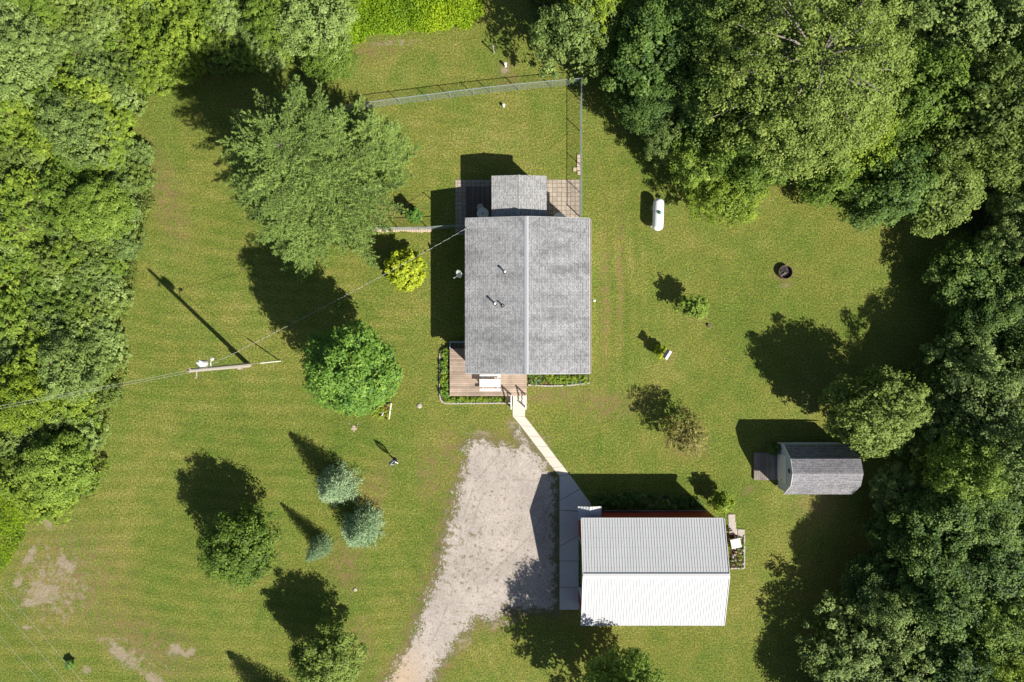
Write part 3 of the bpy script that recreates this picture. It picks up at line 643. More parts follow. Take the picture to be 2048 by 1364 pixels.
# ------------------------------------------------------------------ propane tank, fire pit, small lawn things
tx, ty, _ = P(1316, 429.5, .75)
tank = empty('propane_tank', (tx,ty,0), 'white capsule shaped propane tank with a green dome lying on the lawn', 'tank', rz=-.035)
m = MB(); n = 28; R_ = .39; L_ = 1.17; pr = []
for k in range(9): g = math.pi/2*k/8; pr.append((R_*math.sin(g), -L_+R_*.85*(1-math.cos(g))))
pr += [(r, -y) for r, y in reversed(pr)]; pr = [(max(r, .004), y) for r, y in pr]
vs = [(r*math.cos(2*math.pi*k/n), y, .82+r*math.sin(2*math.pi*k/n)) for r, y in pr for k in range(n)]
m.add(vs, [(i*n+k, i*n+(k+1) % n, (i+1)*n+(k+1) % n, (i+1)*n+k) for i in range(len(pr)-1) for k in range(n)]+[tuple(range(n)), tuple(range((len(pr)-1)*n, len(pr)*n))])
m.build('vessel', M['tank_white'], tank, smooth=True)
m = MB(); m.lathe([(.13,1.15),(.13,1.27),(.11,1.33),(.05,1.36),(.001,1.37)], 18, (0.03,0.05,0)); m.build('dome_cover', M['green_plastic'], tank, smooth=True)
for yy in (.42,-.38): m = MB(); m.lathe([(.03,1.17),(.03,1.23),(.001,1.24)], 8, (0,yy,0)); m.build('fitting', M['grey_tin'], tank)
for yy in (-.65,.65): m = MB(); m.box((0,yy,.23),(.5,.1,.46)); m.build('leg', M['grey_tin'], tank)
for yy in (-.65,.65): m = MB(); m.box((0,yy,.03),(.75,.3,.05)); m.build('foot_block', M['stone'], tank)
x, y, _ = P(1568,545)
pit = empty('fire_pit', (x,y,0), 'round rusty steel fire ring filled with ash on the lawn', 'fire pit')
m = MB(); m.lathe([(.50,0),(.50,.36),(.47,.36),(.47,.01)], 36); m.build('ring', M['rust'], pit)
m = MB(); m.lathe([(.001,.10),(.2,.11),(.46,.06),(.465,.004)], 30); m.build('ash_bed', M['ash'], pit)
for k in range(16):
    g = random.uniform(0, 6.3); r = random.uniform(.0,.33); m = MB(); L = random.uniform(.12,.32); h = random.uniform(0,3.14)
    a = Vector((r*math.cos(g), r*math.sin(g), .12+.008*k)); b = Vector((math.cos(h)*L/2, math.sin(h)*L/2, .01)); m.tube([a-b, a+b], .022, 6); m.build('charred_stick', M['wood_post' if k % 4 == 0 else 'ash'], pit)
def pipe(px, py, h, r, mat, name, label, cat):
    x, y, _ = P(px, py, h); o = empty(name, (x,y,0), label, cat); m = MB(); m.tube([(0,0,0),(0,0,h)], r, 14); m.build('pipe', M[mat], o)
    m = MB(); m.lathe([(r+.02,h-.04),(r+.02,h+.03),(r*.6,h+.06),(.001,h+.065)], 16); m.build('cap', M[mat], o)
pipe(1011, 127.5, .45, .085, 'white_plastic', 'septic_vent', 'white capped septic vent pipe on a bare patch beyond the fence', 'vent pipe')
pipe(1007.5, 210, .3, .085, 'white_plastic', 'septic_vent', 'low white capped pipe just inside the chain link fence', 'vent pipe')
pipe(839, 812, .04, .15, 'stone', 'ground_cover_lid', 'pale round lid set flush in the lawn near the deck bed', 'lid')
x, y, _ = P(988,106); o = empty('marker_post', (x,y,0), 'thin slanted wooden post standing alone on the lawn beyond the fence', 'post')
m = MB(); m.tube([(0,0,0),(-.04,.06,1.0)], .05, 6); m.build('post', M['wood_post'], o); m = MB(); m.box((-.04,.06,1.02),(.16,.1,.06),.6); m.build('top_plate', M['grey_tin'], o)
x, y, _ = P(1187,602); o = empty('garden_light', (x,y,0), 'small white globe garden light beside the right wall of the house', 'garden light')
m = MB(); m.tube([(0,0,0),(0,0,.5)], .02, 8); m.build('stake', M['dark_metal'], o); m = MB(); m.lathe([(.001,.48),(.07,.50),(.10,.57),(.09,.64),(.001,.69)], 14); m.build('globe', M['white_plastic'], o, smooth=True)
x, y, _ = P(1417,651); o = empty('tree_stump', (x,y,0), 'tiny dark stump in a bare spot right of the young tree', 'stump')
m = MB(); m.lathe([(.16,0),(.12,.08),(.11,.16),(.09,.15),(.001,.13)], 12); m.build('stump', M['rust'], o)
# birdhouse on a post beside the yellow shrub
x, y, _ = P(1334.5,709,1.9); o = empty('birdhouse', (x,y,0), 'violet roofed birdhouse with white edges on a post beside the small yellow shrub', 'birdhouse', rz=math.radians(58))
m = MB(); m.box((0,0,.75),(.09,.09,1.5)); m.build('post', M['white_paint'], o)
m = MB(); m.box((0,0,1.68),(.5,.22,.34)); m.build('box', M['white_paint'], o)
for s in (-1,1): m = MB(); m.slab([(-.33,0,2.0),(.33,0,2.0),(.33,s*.2,1.84),(-.33,s*.2,1.84)], .02); m.build('roof', M['purple_roof' if s > 0 else 'white_paint'], o)
# wind spinner
x, y, _ = P(790,919); o = empty('wind_spinner', (x,y,0), 'slender dark metal wind spinner on the lawn above the two blue spruces', 'garden ornament', rz=math.radians(40))
m = MB(); m.tube([(0,0,0),(0,0,2.0)], .022, 6); m.lathe([(.16,0),(.16,.02),(.03,.05)], 12); m.build('pole', M['dark_metal'], o)
for a in range(4):
    m = MB(); pts = [(.17*math.sin(math.pi*t/10)*math.cos(a*.8), .17*math.sin(math.pi*t/10)*math.sin(a*.8), .55+1.4*t/10) for t in range(11)]
    m.tube(pts, .03, 6); m.tube([(-p[0],-p[1],p[2]) for p in pts], .03, 6); m.build('vane', M['dark_metal' if a % 2 else 'blue_siding'], o)
m = MB(); m.box((.0,-.1,.28),(.05,.4,.4),.3,.5); m.build('plaque', M['grey_tin'], o)
# butterfly stone
x, y, _ = P(708,855); m = MB()
for s in (-1,1):
    m.prism([(s*.02,.0),(s*.10,.02),(s*.36,.30),(s*.30,.33),(s*.20,.12),(s*.04,.10)][::s], -.01, .035)
    m.prism([(s*.02,-.02),(s*.16,-.02),(s*.20,-.12),(s*.13,-.20),(s*.06,-.12)][::s], -.01, .035)
m.prism([(-.04,.16),(-.04,-.24),(0,-.34),(.04,-.24),(.04,.16)], -.01, .045)
tag(m.build('stepping_stone', M['pink_stone'], loc=(x,y,0)), 'pinkish butterfly shaped stone lying on the lawn below the maple', 'ornament')
def rock(name, px, py, r, label, cat='stone', mat='stone', group=None, h=None):
    x, y, _ = P(px, py); m = MB(); n = 9; h = h or r*.6; ph = random.random()*6; rr = [r*random.uniform(.8,1.15) for _ in range(n)]
    ring = lambda k, z: [(rr[i]*k*math.cos(ph+6.283*i/n), rr[i]*k*math.sin(ph+6.283*i/n), z) for i in range(n)]
    vs = ring(1,0)+ring(1,h*.6)+ring(.6,h); m.add(vs, [(i, (i+1) % n, n+(i+1) % n, n+i) for i in range(n)]+[(n+i, n+(i+1) % n, 2*n+(i+1) % n, 2*n+i) for i in range(n)]+[tuple(range(2*n,3*n)), tuple(reversed(range(n)))])
    return tag(m.build(name, M[mat], loc=(x,y,0)), label, cat, group)
rock('stone', 711, 1179, .13, 'lone pale stone in the lawn right of the blue spruces')

# ------------------------------------------------------------------ fences
def chain_fence(name, pts, label, h=1.22, gates=(), d=.085):
    W_ = [P(a, b) for a, b in pts]; root = empty(name, W_[0], label, 'fence')
    rail = MB(); rail.tube([(p[0],p[1],h) for p in W_], .024, 6); part(rail, 'top_rail', M['steel_paint'], root)
    wire = MB()
    for a, b in zip(W_[:-1], W_[1:]):
        a = Vector(a); b = Vector(b); L = (b-a).length; t = (b-a)/L; nn = Vector((-t.y,t.x,0)); hh = h-.03
        k = -hh
        while k < L:
            for s in (1, -1):
                u0, z0, u1, z1 = (k, .03, k+hh, .03+hh) if s == 1 else (k, .03+hh, k+hh, .03)
                if u0 < 0: z0 += s*(-u0); u0 = 0
                if u1 > L: z1 -= s*(u1-L); u1 = L
                if u1-u0 < .02: continue
                p, q = a+t*u0+Vector((0,0,z0)), a+t*u1+Vector((0,0,z1)); w = .0032
                up = Vector((0,0,w))
                wire.add([p+up, p-up*.5+nn*w, p-up*.5-nn*w, q+up, q-up*.5+nn*w, q-up*.5-nn*w], [(0,1,4,3),(1,2,5,4),(2,0,3,5)])
            k += d*1.41
    part(wire, 'chain_link_mesh', M['steel_paint'], root)
    for i, p in enumerate(W_):
        end = i in (0, len(W_)-1); m = MB(); m.tube([(p[0],p[1],-.1),(p[0],p[1],h+.03)], .038 if end else .028, 8); po = part(m, 'post', M['steel_paint'], root)
        m = MB(); m.lathe([(.045 if end else .034,h+.02),(.03,h+.06),(.001,h+.075)], 8, (p[0],p[1],0)); part(m, 'post_cap', M['steel_paint'], po)
chain_fence('chain_link_fence', [(628,236),(680,226),(738,216.5),(802,208),(859.5,201),(901.5,195.5),(947.5,190),(981,186),(1037,180),(1103,174),(1160,169)], 'long grey chain link fence crossing the lawn above the house')
chain_fence('chain_link_fence', [(1160.2,171),(1160,200),(1160,262),(1160,330),(1160,385),(1160,434)], 'chain link fence running down from the corner to the sunlit patio')
chain_fence('chain_link_fence', [(745,459),(775,460),(802,460.5),(860,459.5),(889,457),(931,455)], 'short chain link fence from the pine to the upper left house corner')
# edging blocks under the short fence, individually laid
k = 0
for i in range(26):
    px = 747+i*4.6; py = 459.6+.9*math.sin(i*.4)+random.uniform(-.4,.4); x, y, _ = P(px, py)
    m = MB(); m.box((0,0,.03),(random.uniform(.13,.16),random.uniform(.26,.36),.07),random.uniform(-.1,.1))
    tag(m.build('edging_block', M['tan_block'], loc=(x,y,0), bevel=.01), 'tan block in the strip of blocks beneath the short chain link fence', 'block', 'blocks beneath the short fence')
for i, (px, py, lb) in enumerate(((1157.5,313,'topmost pale block in the row of blocks against the inner side of the fence'),(1157.5,321,'second pale block down in the row against the inner side of the fence'),(1157,329,'third pale block down in the row against the inner side of the fence'),(1149.5,339,'pale block set apart from the row beside the fence'),(1157,337,'fourth pale block down in the row against the fence'),(1158,346,'lowest pale block in the row beside the fence'))):
    x, y, _ = P(px, py); m = MB(); m.box((0,0,.04),(.24,.26,.08),random.uniform(-.08,.08)); tag(m.build('paving_block', M['tan_block'], loc=(x,y,0), bevel=.012), lb, 'block', 'blocks along the fence')

# ------------------------------------------------------------------ power pole and wires
PH = 9.25; bx_, by_, _ = P(498,730)
pole = empty('utility_pole', (bx_,by_,0), 'weathered wooden utility pole with a transformer standing on the left lawn', 'utility pole')
m = MB(); m.tube([(0,0,-.1),(0,0,PH)], [.17,.115], 12); m.build('pole', M['pole_wood'], pole)
m = MB(); m.lathe([(.11,0),(.21,.02),(.22,.1),(.22,.72),(.20,.8),(.06,.84),(.001,.85)], 18, (-.02,.36,7.1)); tr = m.build('transformer', M['white_paint'], pole, smooth=False)
m = MB(); m.tube([(-.02,.4,7.9),(-.02,.42,8.2)], [.05,.03], 8); m.build('bushing', M['white_plastic'], tr)
m = MB(); m.box((-.02,.15,7.6),(.1,.12,.5)); m.build('bracket', M['steel'], tr)
m = MB(); m.tube([(0,.1,6.3),(.1,.35,6.6),(.15,.55,6.6)], .03, 6); m.lathe([(.001,.0),(.12,.0),(.09,.12),(.001,.16)], 12, (.16,.62,6.5)); m.build('yard_lamp', M['white_paint'], pole)
m = MB(); m.tube([(0,0,PH),(0,0,PH+.22)], [.03,.045], 8); m.build('insulator', M['rust'], pole)
m = MB(); m.box((0,-.3,8.3),(.06,.4,.06)); m.tube([(0,-.48,8.3),(0,-.48,8.45)], .045, 8); m.build('side_bracket', M['pink_stone'], pole)
m = MB(); m.box((.0,-.2,1.6),(.22,.12,.4)); m.build('meter_box', M['pink_stone'], pole)
def catenary(a, b, sag, n=24):
    a, b = Vector(a), Vector(b); return [a.lerp(b, t/n)-Vector((0,0,sag*4*(t/n)*(1-t/n))) for t in range(n+1)]
top = Vector((bx_,by_,PH+.2))
def wire_obj(pts, r, label, mat='wire', name='overhead_wire', group=None):
    m = MB(); m.tube(pts, r, 5); return tag(m.build(name, M[mat]), label, 'cable', group)
wire_obj(catenary(top, P(-900,978,9), .8), .0065, 'upper of the two wires running from the pole top to the left edge')
wire_obj(catenary(top-Vector((0,.1,1.0)), P(-900,984,8), .8), .0065, 'lower of the two wires running from the pole to the left edge')
g0 = Vector(P(561,722)); g1 = Vector((-17.53,-1.5,2.2)); gt = g0+(g1-g0)*3.5
gy = empty('guy_wire', g0, 'steel guy wire with a white guard anchored in the lawn right of the utility pole', 'guy wire')
m = MB(); m.tube([g0, Vector((bx_+.1,by_,8.6))], .01, 5); part(m, 'strand', M['wire'], gy)
q = (Vector((bx_+.1,by_,8.6))-g0).normalized(); m = MB(); m.tube([g0, g0+q*2.4], .04, 8); part(m, 'guard', M['cable_white'], gy)
# service drop: pale and dark strands twisted round each other
ca = catenary((bx_+.05,by_+.1,7.2), (mx-.13,my-.04,4.4), .9, 420)
sdp = empty('service_cable', ca[0], 'twisted pale and black service cable slung from the pole to the house corner', 'cable')
for ph, mt, r in ((0,'cable_white',.0058),(math.pi,'wire_dark',.0065)):
    pts = []
    for i, p in enumerate(ca):
        t = (ca[min(i+1,420)]-ca[max(i-1,0)]).normalized(); u_ = t.cross(Vector((0,0,1))).normalized(); w_ = t.cross(u_); g = i*.42+ph
        pts.append(p+(u_*math.cos(g)+w_*math.sin(g))*.013)
    m = MB(); m.tube(pts, r, 5); part(m, 'strand', M[mt], sdp)
for a, b, lb in (((-40,1148),(175,1400),'uppermost of the three wires crossing the lower left corner'),((-40,1190),(140,1400),'middle one of the three wires crossing the lower left corner'),((-60,1230),(110,1420),'lowest of the three wires crossing the lower left corner')):
    A_, B_ = Vector(P(*a, 8)), Vector(P(*b, 8)); d = B_-A_; wire_obj(catenary(A_-d*2, B_+d*2, .6, 30), .005, lb, group='wires across the corner')

# ------------------------------------------------------------------ foliage
def quads(C, N, size, aspect=1.0, T=None, cup=0):
    n = len(C); N = N/np.linalg.norm(N, axis=1, keepdims=True)
    if T is None: T = RNG.normal(size=(n,3))
    T = T-N*np.sum(T*N, 1, keepdims=True); T /= np.linalg.norm(T, axis=1, keepdims=True)+1e-9
    B = np.cross(N, T); s = size[:,None]/2
    a = C-T*s; b = C+B*s*aspect*.8-T*s*.1; c = C+T*s; d = C-B*s*aspect*.8-T*s*.1
    V = np.stack([a,b,c,d], 1).reshape(-1,3); F = np.arange(4*n).reshape(n,4); return V, F
def unit(n):
    v = RNG.normal(size=(n,3)); return v/np.linalg.norm(v, axis=1, keepdims=True)
def broad_crown(R, z0, z1, nc, cr, ls, per, lobes=6, irr=.3, up=.6, spread=1.0, flat=.75, fill=.3):
    zc = z0+(z1-z0)*.45; d = unit(nc*3); d = d[(d[:,2] > -.35)][:nc]; nc = len(d)
    L = unit(lobes); amp = RNG.uniform(-irr, irr, lobes)
    k = 1+np.sum(np.maximum(d @ L.T, 0)**3*amp, 1)
    rf = (1-RNG.random(nc)**2*.5)*k
    rz = np.where(d[:,2] > 0, z1-zc, zc-z0)
    cc = np.stack([d[:,0]*R*rf, d[:,1]*R*rf, zc+d[:,2]*rz*rf], 1)
    crs = cr*RNG.uniform(.6,1.35,nc); ct = RNG.normal(0,.13,nc)
    n = nc*per; ci = np.repeat(np.arange(nc), per)
    u = unit(n); u[:,2] = np.abs(u[:,2])*.8+u[:,2]*.2; rr = RNG.random(n)**.33
    C = cc[ci]+u*(rr*crs[ci])[:,None]*np.array([1,1,flat])
    nf_ = int(n*fill); df = unit(nf_*3); df = df[df[:,2] > -.3][:nf_]; nf_ = len(df); kf = 1+np.sum(np.maximum(df @ L.T, 0)**3*amp, 1); rff = RNG.uniform(.3,.88,nf_)*kf
    C = np.concatenate([C, np.stack([df[:,0]*R*rff, df[:,1]*R*rff, zc+df[:,2]*np.where(df[:,2] > 0, z1-zc, zc-z0)*rff], 1)]); u = np.concatenate([u, df]); n += nf_
    ci = np.concatenate([ci, RNG.integers(0, nc, nf_)]); rr = np.concatenate([rr, np.full(nf_, .3)]); d = np.concatenate([d[ci[:-nf_]], df])
    out = d; N = out*.35+u*.6+np.array([0,0,up])+RNG.normal(size=(n,3))*.42
    V, F = quads(C, N, ls*RNG.uniform(.6,1.4,n)*np.where(np.arange(n) >= n-nf_, 1.7, 1.0), .9)
    tint = np.clip(.42+ct[ci]+RNG.normal(0,.12,n)+.12*(rr-.5), 0, 1)
    return V, F, tint, cc
def trunk_mb(cc, hz, r0, nl, z0, bend=.3):
    m = MB(); top = Vector((random.uniform(-bend,bend), random.uniform(-bend,bend), hz*.8))
    m.tube([(0,0,-.1),(top.x*.3,top.y*.3,z0*.8+.2),top], [r0,r0*.75,r0*.2], 8)
    for i in RNG.choice(len(cc), min(nl, len(cc)), replace=False):
        c = Vector(cc[i]); t = min(.9, max(.25, (c.z-.4*math.hypot(c.x,c.y))/ (hz*.8)))
        s = Vector((top.x*t, top.y*t, top.z*t)); mid = s.lerp(c, .5)+Vector((0,0,.1*(c-s).length))
        m.tube([s, mid, c], [r0*.4, r0*.22, r0*.06], 5, caps=False)
    return m
HIDE = []
def make_tree(name, mat, R, h, z0, nc, cr, ls, per, nl=22, r0=None, bark='bark', **kw):
    root = D.objects.new(name, None); COL.objects.link(root); root['R'] = R; root['h'] = h; root['zc'] = z0+(h-z0)*.42
    V, F, t, cc = broad_crown(R, z0, h-cr*.6, nc, cr, ls, per, **kw)
    np_mesh('crown', V, F, mat, {'tint': t}, 'FACE', root)
    if nl: trunk_mb(cc, h, r0 or R*.055, nl, z0).build('trunk', M[bark], root)
    return root
def conifer(name, mat, R, h, z0, whorl, per, nl_, seglen, needle, nper, pw=1.0, droop=-.1, upt=.25, bark='bark', narrow=.22, apex=.05):
    root = D.objects.new(name, None); COL.objects.link(root); root['R'] = R; root['h'] = h; root['zc'] = h*.3
    tm = MB(); tm.tube([(0,0,-.1),(0,0,h*.97)], [R*.055+.03,.02], 8); Cs = []; Ts = []; ti = []
    for w in range(whorl):
        f = w/(whorl-1); z = z0+(h-z0)*f; Lb = R*max(apex, (1-f)**pw)
        for b in range(per):
            g = 2*math.pi*(b+random.random()*.8)/per+w*1.1; L = Lb*random.uniform(.78,1.12)
            d = Vector((math.cos(g), math.sin(g), 0)); n_ = max(2, int(L/seglen)); prev = Vector((0,0,z)); pts = [prev]
            bt = random.gauss(0,.09)
            for s in range(1, n_+1):
                q = s/n_; p = Vector((d.x*L*q, d.y*L*q, z+droop*L*q+upt*L*q*q)); pts.append(p)
                side = Vector((-d.y,d.x,0)); half = L*narrow*2*(1-q*.75)*min(1,q*2.2)+.04
                k = max(3, int(nper*(.4+half/(R*narrow*2+.05))))
                for _ in range(k):
                    o = random.uniform(-1,1); c = p+side*o*half+Vector((random.gauss(0,.05),random.gauss(0,.05),random.gauss(0,.05)))+d*(-abs(o)*half*.4+random.uniform(-.5,.5)*L/n_)
                    Cs.append(c); Ts.append(d+side*o*.9+Vector((random.gauss(0,.25),random.gauss(0,.25),random.gauss(.25,.3)))); ti.append(.42+bt+.12*(q-.5)+random.gauss(0,.13))
            if L > .5 and w % 2 == 0: tm.tube([pts[0], pts[len(pts)//2], pts[-1]], [.012*L+.012,.008*L+.006,.004], 4, caps=False)
    C = np.array(Cs); T = np.array(Ts); n = len(C); T /= np.linalg.norm(T, axis=1, keepdims=True)
    N = RNG.normal(size=(n,3))*.6+np.array([0,0,.8]); V, F = quads(C, N, needle*RNG.uniform(.7,1.3,n), nl_, T)
    np_mesh('crown', V, F, mat, {'tint': np.clip(ti,0,1)}, 'FACE', root); tm.build('trunk', M[bark], root)
    return root
G = {}
G['mid'] = foliage('leaf_mid', [(.05,.085,.012),(.12,.175,.025),(.19,.25,.04),(.28,.33,.07)], .38)
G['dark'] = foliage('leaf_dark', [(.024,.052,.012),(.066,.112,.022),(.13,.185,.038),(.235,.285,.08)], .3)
G['pale'] = foliage('leaf_pale', [(.07,.10,.035),(.145,.19,.055),(.225,.28,.09),(.34,.385,.16)], .38)
G['yellow'] = foliage('leaf_yellow', [(.07,.105,.01),(.16,.21,.02),(.255,.30,.03),(.37,.40,.05)], .4)
G['lime'] = foliage('leaf_lime', [(.06,.095,.012),(.14,.19,.022),(.225,.275,.035),(.33,.37,.06)], .38)
G['olive'] = foliage('leaf_olive', [(.06,.09,.02),(.13,.17,.036),(.20,.24,.055),(.30,.33,.10)], .38)
G['maple'] = foliage('leaf_maple', [(.035,.08,.015),(.085,.165,.028),(.15,.24,.04),(.24,.33,.07)], .35)
G['pine'] = foliage('needle_pine', [(.08,.115,.03),(.17,.225,.06),(.26,.32,.095),(.37,.42,.16)], .32)
G['blue'] = foliage('needle_blue', [(.06,.10,.06),(.15,.22,.135),(.30,.37,.25),(.47,.52,.38)], .2)
G['gold'] = foliage('leaf_gold', [(.10,.12,.01),(.27,.30,.015),(.42,.43,.03),(.54,.50,.06)], .3)
G['brown'] = foliage('leaf_bronze', [(.07,.055,.015),(.15,.125,.035),(.22,.18,.055),(.30,.25,.09)], .3)
G['orange'] = foliage('leaf_orange', [(.14,.10,.02),(.28,.17,.03),(.38,.24,.05),(.46,.34,.08)])
G['weed'] = foliage('leaf_weed', [(.10,.17,.01),(.19,.28,.012),(.30,.38,.015),(.45,.47,.03)], .35)
G['white_f'] = foliage('petal_white', [(.5,.5,.45),(.65,.64,.6),(.75,.75,.7)])
G['pink_f'] = foliage('petal_pink', [(.35,.12,.14),(.5,.2,.2),(.6,.35,.3)])

PROTO = {}
def proto(key, fn): PROTO[key] = fn; return fn
protos_used = {}
SPEC = {
 'mid1': lambda: make_tree('deciduous_tree', G['mid'], 2.9, 7.5, 1.2, 190, .50, .15, 85, irr=.35, fill=.35),
 'mid2': lambda: make_tree('deciduous_tree', G['mid'], 2.85, 7.0, 1.0, 200, .46, .14, 85, irr=.4, fill=.45),
 'dark1': lambda: make_tree('deciduous_tree', G['dark'], 2.9, 7.5, 1.0, 190, .46, .15, 85, irr=.4, fill=.25),
 'dark2': lambda: make_tree('deciduous_tree', G['dark'], 2.85, 8.0, 1.2, 170, .50, .13, 100, irr=.5, fill=.2),
 'pale1': lambda: make_tree('deciduous_tree', G['pale'], 2.85, 7.0, 1.0, 200, .40, .14, 70, irr=.5, fill=.2, flat=.9),
 'pale2': lambda: make_tree('deciduous_tree', G['pale'], 2.8, 7.5, 1.0, 170, .42, .125, 90, irr=.55, fill=.18, flat=.9),
 'yel1': lambda: make_tree('deciduous_tree', G['yellow'], 2.85, 7.0, 1.0, 200, .42, .13, 85, irr=.45),
 'olive1': lambda: make_tree('deciduous_tree', G['olive'], 2.85, 7.0, 1.0, 230, .38, .13, 75, irr=.35),
 'big': lambda: make_tree('deciduous_tree', G['olive'], 6.3, 13, 2.5, 640, .50, .13, 75, nl=90, r0=.3, bark='bark_pale', irr=.4, flat=.7, fill=.1),
}
def get(key):
    if key not in protos_used:
        protos_used[key] = [SPEC[key](), False]
    r = protos_used[key]
    if not r[1]: r[1] = True; return r[0]
    return copy_tree(r[0])
def place(key, px, py, rpx, h, label, cat='tree', group=None, name=None, sy=1.0):
    o = get(key); zc = o['zc']*h/o['h']; x, y, _ = P(px, py, zc); k = rpx*S*(1-zc/H)/o['R']
    o.location = (x, y, 0); o.scale = (k, k*sy, h/o['h']); o.rotation_euler = (0, 0, random.uniform(0, 6.28))
    if sy != 1.0: o.rotation_euler.z = 0
    tag(o, label, cat)
    if group: o['group'] = group
    elif 'group' in o: del o['group']
    if name: o.name = name
    return o
# --- individual garden trees
maple = make_tree('maple_tree', G['maple'], 2.9, 11.6, 1.2, 190, .56, .16, 120, nl=30, r0=.2, irr=.22, flat=.75)
x, y, _ = P(703, 742, 6.0); maple.location = (x, y, 0); tag(maple, 'dense round maple left of the front deck, rusty orange on its left side', 'tree')
# rust coloured branch on the maple
def leaf_part(parent, name, mat, centers, cr, per, ls):
    cc = np.array(centers); n = len(cc)*per; ci = np.repeat(np.arange(len(cc)), per); u = unit(n); C = cc[ci]+u*(RNG.random(n)**.4*cr)[:,None]
    V, F = quads(C, u*.6+np.array([-.2,-.2,.8])+RNG.normal(size=(n,3))*.4, ls*RNG.uniform(.6,1.3,n), .9)
    return np_mesh(name, V, F, mat, {'tint': RNG.random(n)}, 'FACE', parent)
leaf_part(maple, 'rusty_foliage', G['orange'], [(-2.5,.7,6.6),(-2.25,1.0,7.6),(-2.65,.1,6.3),(-2.6,-.6,6.0),(-2.3,.4,8.0),(-2.45,-1.1,5.7),(-2.5,-.3,7.2)], .36, 34, .13)
def pine(R, h, z0, whorl, per, pw=.65, rise=.30):
    root = D.objects.new('pine_tree', None); COL.objects.link(root); tm = MB(); tm.tube([(0,0,-.1),(0,0,h*.97)], [.24*h/13,.03], 8); Cs = []; Ts = []; ti = []
    for w in range(whorl):
        f = w/(whorl-1); z = z0+(h-z0)*f**.9; Lb = R*max(.10, (1-f)**pw)
        for b in range(per):
            g = 2*math.pi*(b+random.random()*.9)/per+w*1.3; L = Lb*random.uniform(.58,1.16); d = Vector((math.cos(g), math.sin(g), 0)); side = Vector((-d.y, d.x, 0))
            cv = lambda q: Vector((d.x*L*q, d.y*L*q, z+(.05+.35*f)*L*q+rise*L*q*q*.7)); bt = random.gauss(0,.07)
            tm.tube([cv(0), cv(.5), cv(1)], [.012+.007*L,.008+.002*L,.004], 4, caps=False)
            nt_ = max(6, int(L*7.5))
            for t in range(nt_):
                q = .18+.82*(t+random.random()*.6)/nt_; s_ = 1 if t % 2 else -1; base = cv(min(q,1)); tl = (.36+.17*L*(1-q)+.12)*random.uniform(.7,1.2)
                td = (d*random.uniform(.7,1.1)+side*s_*random.uniform(.35,1.0)*(1 if q < .93 else .3)+Vector((0,0,random.uniform(.15,.55)))).normalized()
                nk = max(3, int(tl/.13))
                for k in range(nk):
                    c = base+td*tl*(k+.5)/nk+Vector((0,0,.05+.1*(k/nk)**2))
                    for _ in range(8):
                        v = td*1.0+Vector((random.gauss(0,.62),random.gauss(0,.62),random.gauss(.1,.5))); v.normalize()
                        Cs.append(c+v*.07); Ts.append(v); ti.append(.36+bt+.20*(k/nk)+random.gauss(0,.11))
    C = np.array(Cs); T = np.array(Ts); n = len(C); N = RNG.normal(size=(n,3))*.5+np.array([0,-.2,.9]); V, F = quads(C, N, .20*RNG.uniform(.75,1.3,n), .26, T)
    np_mesh('crown', V, F, G['pine'], {'tint': np.clip(ti,0,1)}, 'FACE', root); tm.build('trunk', M['bark_pale'], root); return root
p = pine(5.6, 13.6, 1.2, 20, 11, .42, .20); x, y, _ = P(686, 398); p.location = (x, y, 0); tag(p, 'large spreading pine, the biggest of the conifer clump beside the chain link fence', 'tree')
p2 = pine(2.1, 8.6, 1.0, 12, 8, .5); x, y, _ = P(776, 322, 1.5); p2.location = (x, y, 0); tag(p2, 'smaller pine on the right of the conifer clump, reaching the chain link fence', 'tree')
p3 = pine(2.9, 7.5, .8, 11, 8, .5); x, y, _ = P(628, 470, 2.0); p3.location = (x, y, 0)
tag(p3, 'low pine at the lower left of the conifer clump above the round maple', 'tree')
gl = make_tree('globe_tree', G['gold'], 1.42, 2.9, .15, 150, .20, .14, 42, nl=14, r0=.06, irr=.04, flat=.9); x, y, _ = P(811,540,1.4); gl.location = (x, y, 0)
tag(gl, 'bright yellow green ball shaped tree beside the house under the cable', 'tree')
s1 = make_tree('small_shrub', G['maple'], .6, 2.3, .2, 40, .16, .11, 40, nl=8, r0=.04, irr=.2); x, y, _ = P(828,430,1.1); s1.location = (x,y,0); tag(s1, 'narrow dark green shrub beside the short fence and the pine', 'shrub')
sp1 = conifer('blue_spruce', G['blue'], 1.62, 4.7, .1, 17, 12, .34, .15, .15, 17, pw=.72, droop=-.05, upt=.1, narrow=.2)
x, y, _ = P(677,969,.8); sp1.location = (x,y,0); tag(sp1, 'upper blue spruce of the pair, half shaded by the spruce below it', 'tree', 'blue spruces')
sp2 = copy_tree(sp1); x, y, _ = P(726,1053,.8); sp2.location = (x,y,0); sp2.rotation_euler.z = 1.3; sp2.scale = (1.04,1.04,.92); tag(sp2, 'lower blue spruce of the pair, in full sun', 'tree', 'blue spruces')
sp3 = copy_tree(sp1); x, y, _ = P(640,1093,.8); sp3.location = (x,y,0); sp3.rotation_euler.z = 2.9; sp3.scale = (.56,.56,.82); tag(sp3, 'smallest narrow blue spruce left of the pair', 'tree', 'blue spruces')
sp4 = copy_tree(sp1); x, y, _ = P(570,1412,0); sp4.location = (x,y,0); sp4.rotation_euler.z = 2.0; sp4.scale = (1.1,1.1,1.1); tag(sp4, 'conifer just below the frame whose pointed shadow shows left of the bottom tree', 'tree', 'blue spruces')
place('mid2', 482, 1092, 73, 6.0, 'leafy green tree standing alone on the lower left lawn')
place('olive1', 656, 1324, 76, 5.7, 'bushy tree cut by the bottom edge left of the driveway')
place('mid1', 1238, 1392, 90, 8.0, 'green tree cut by the bottom edge below the garage')
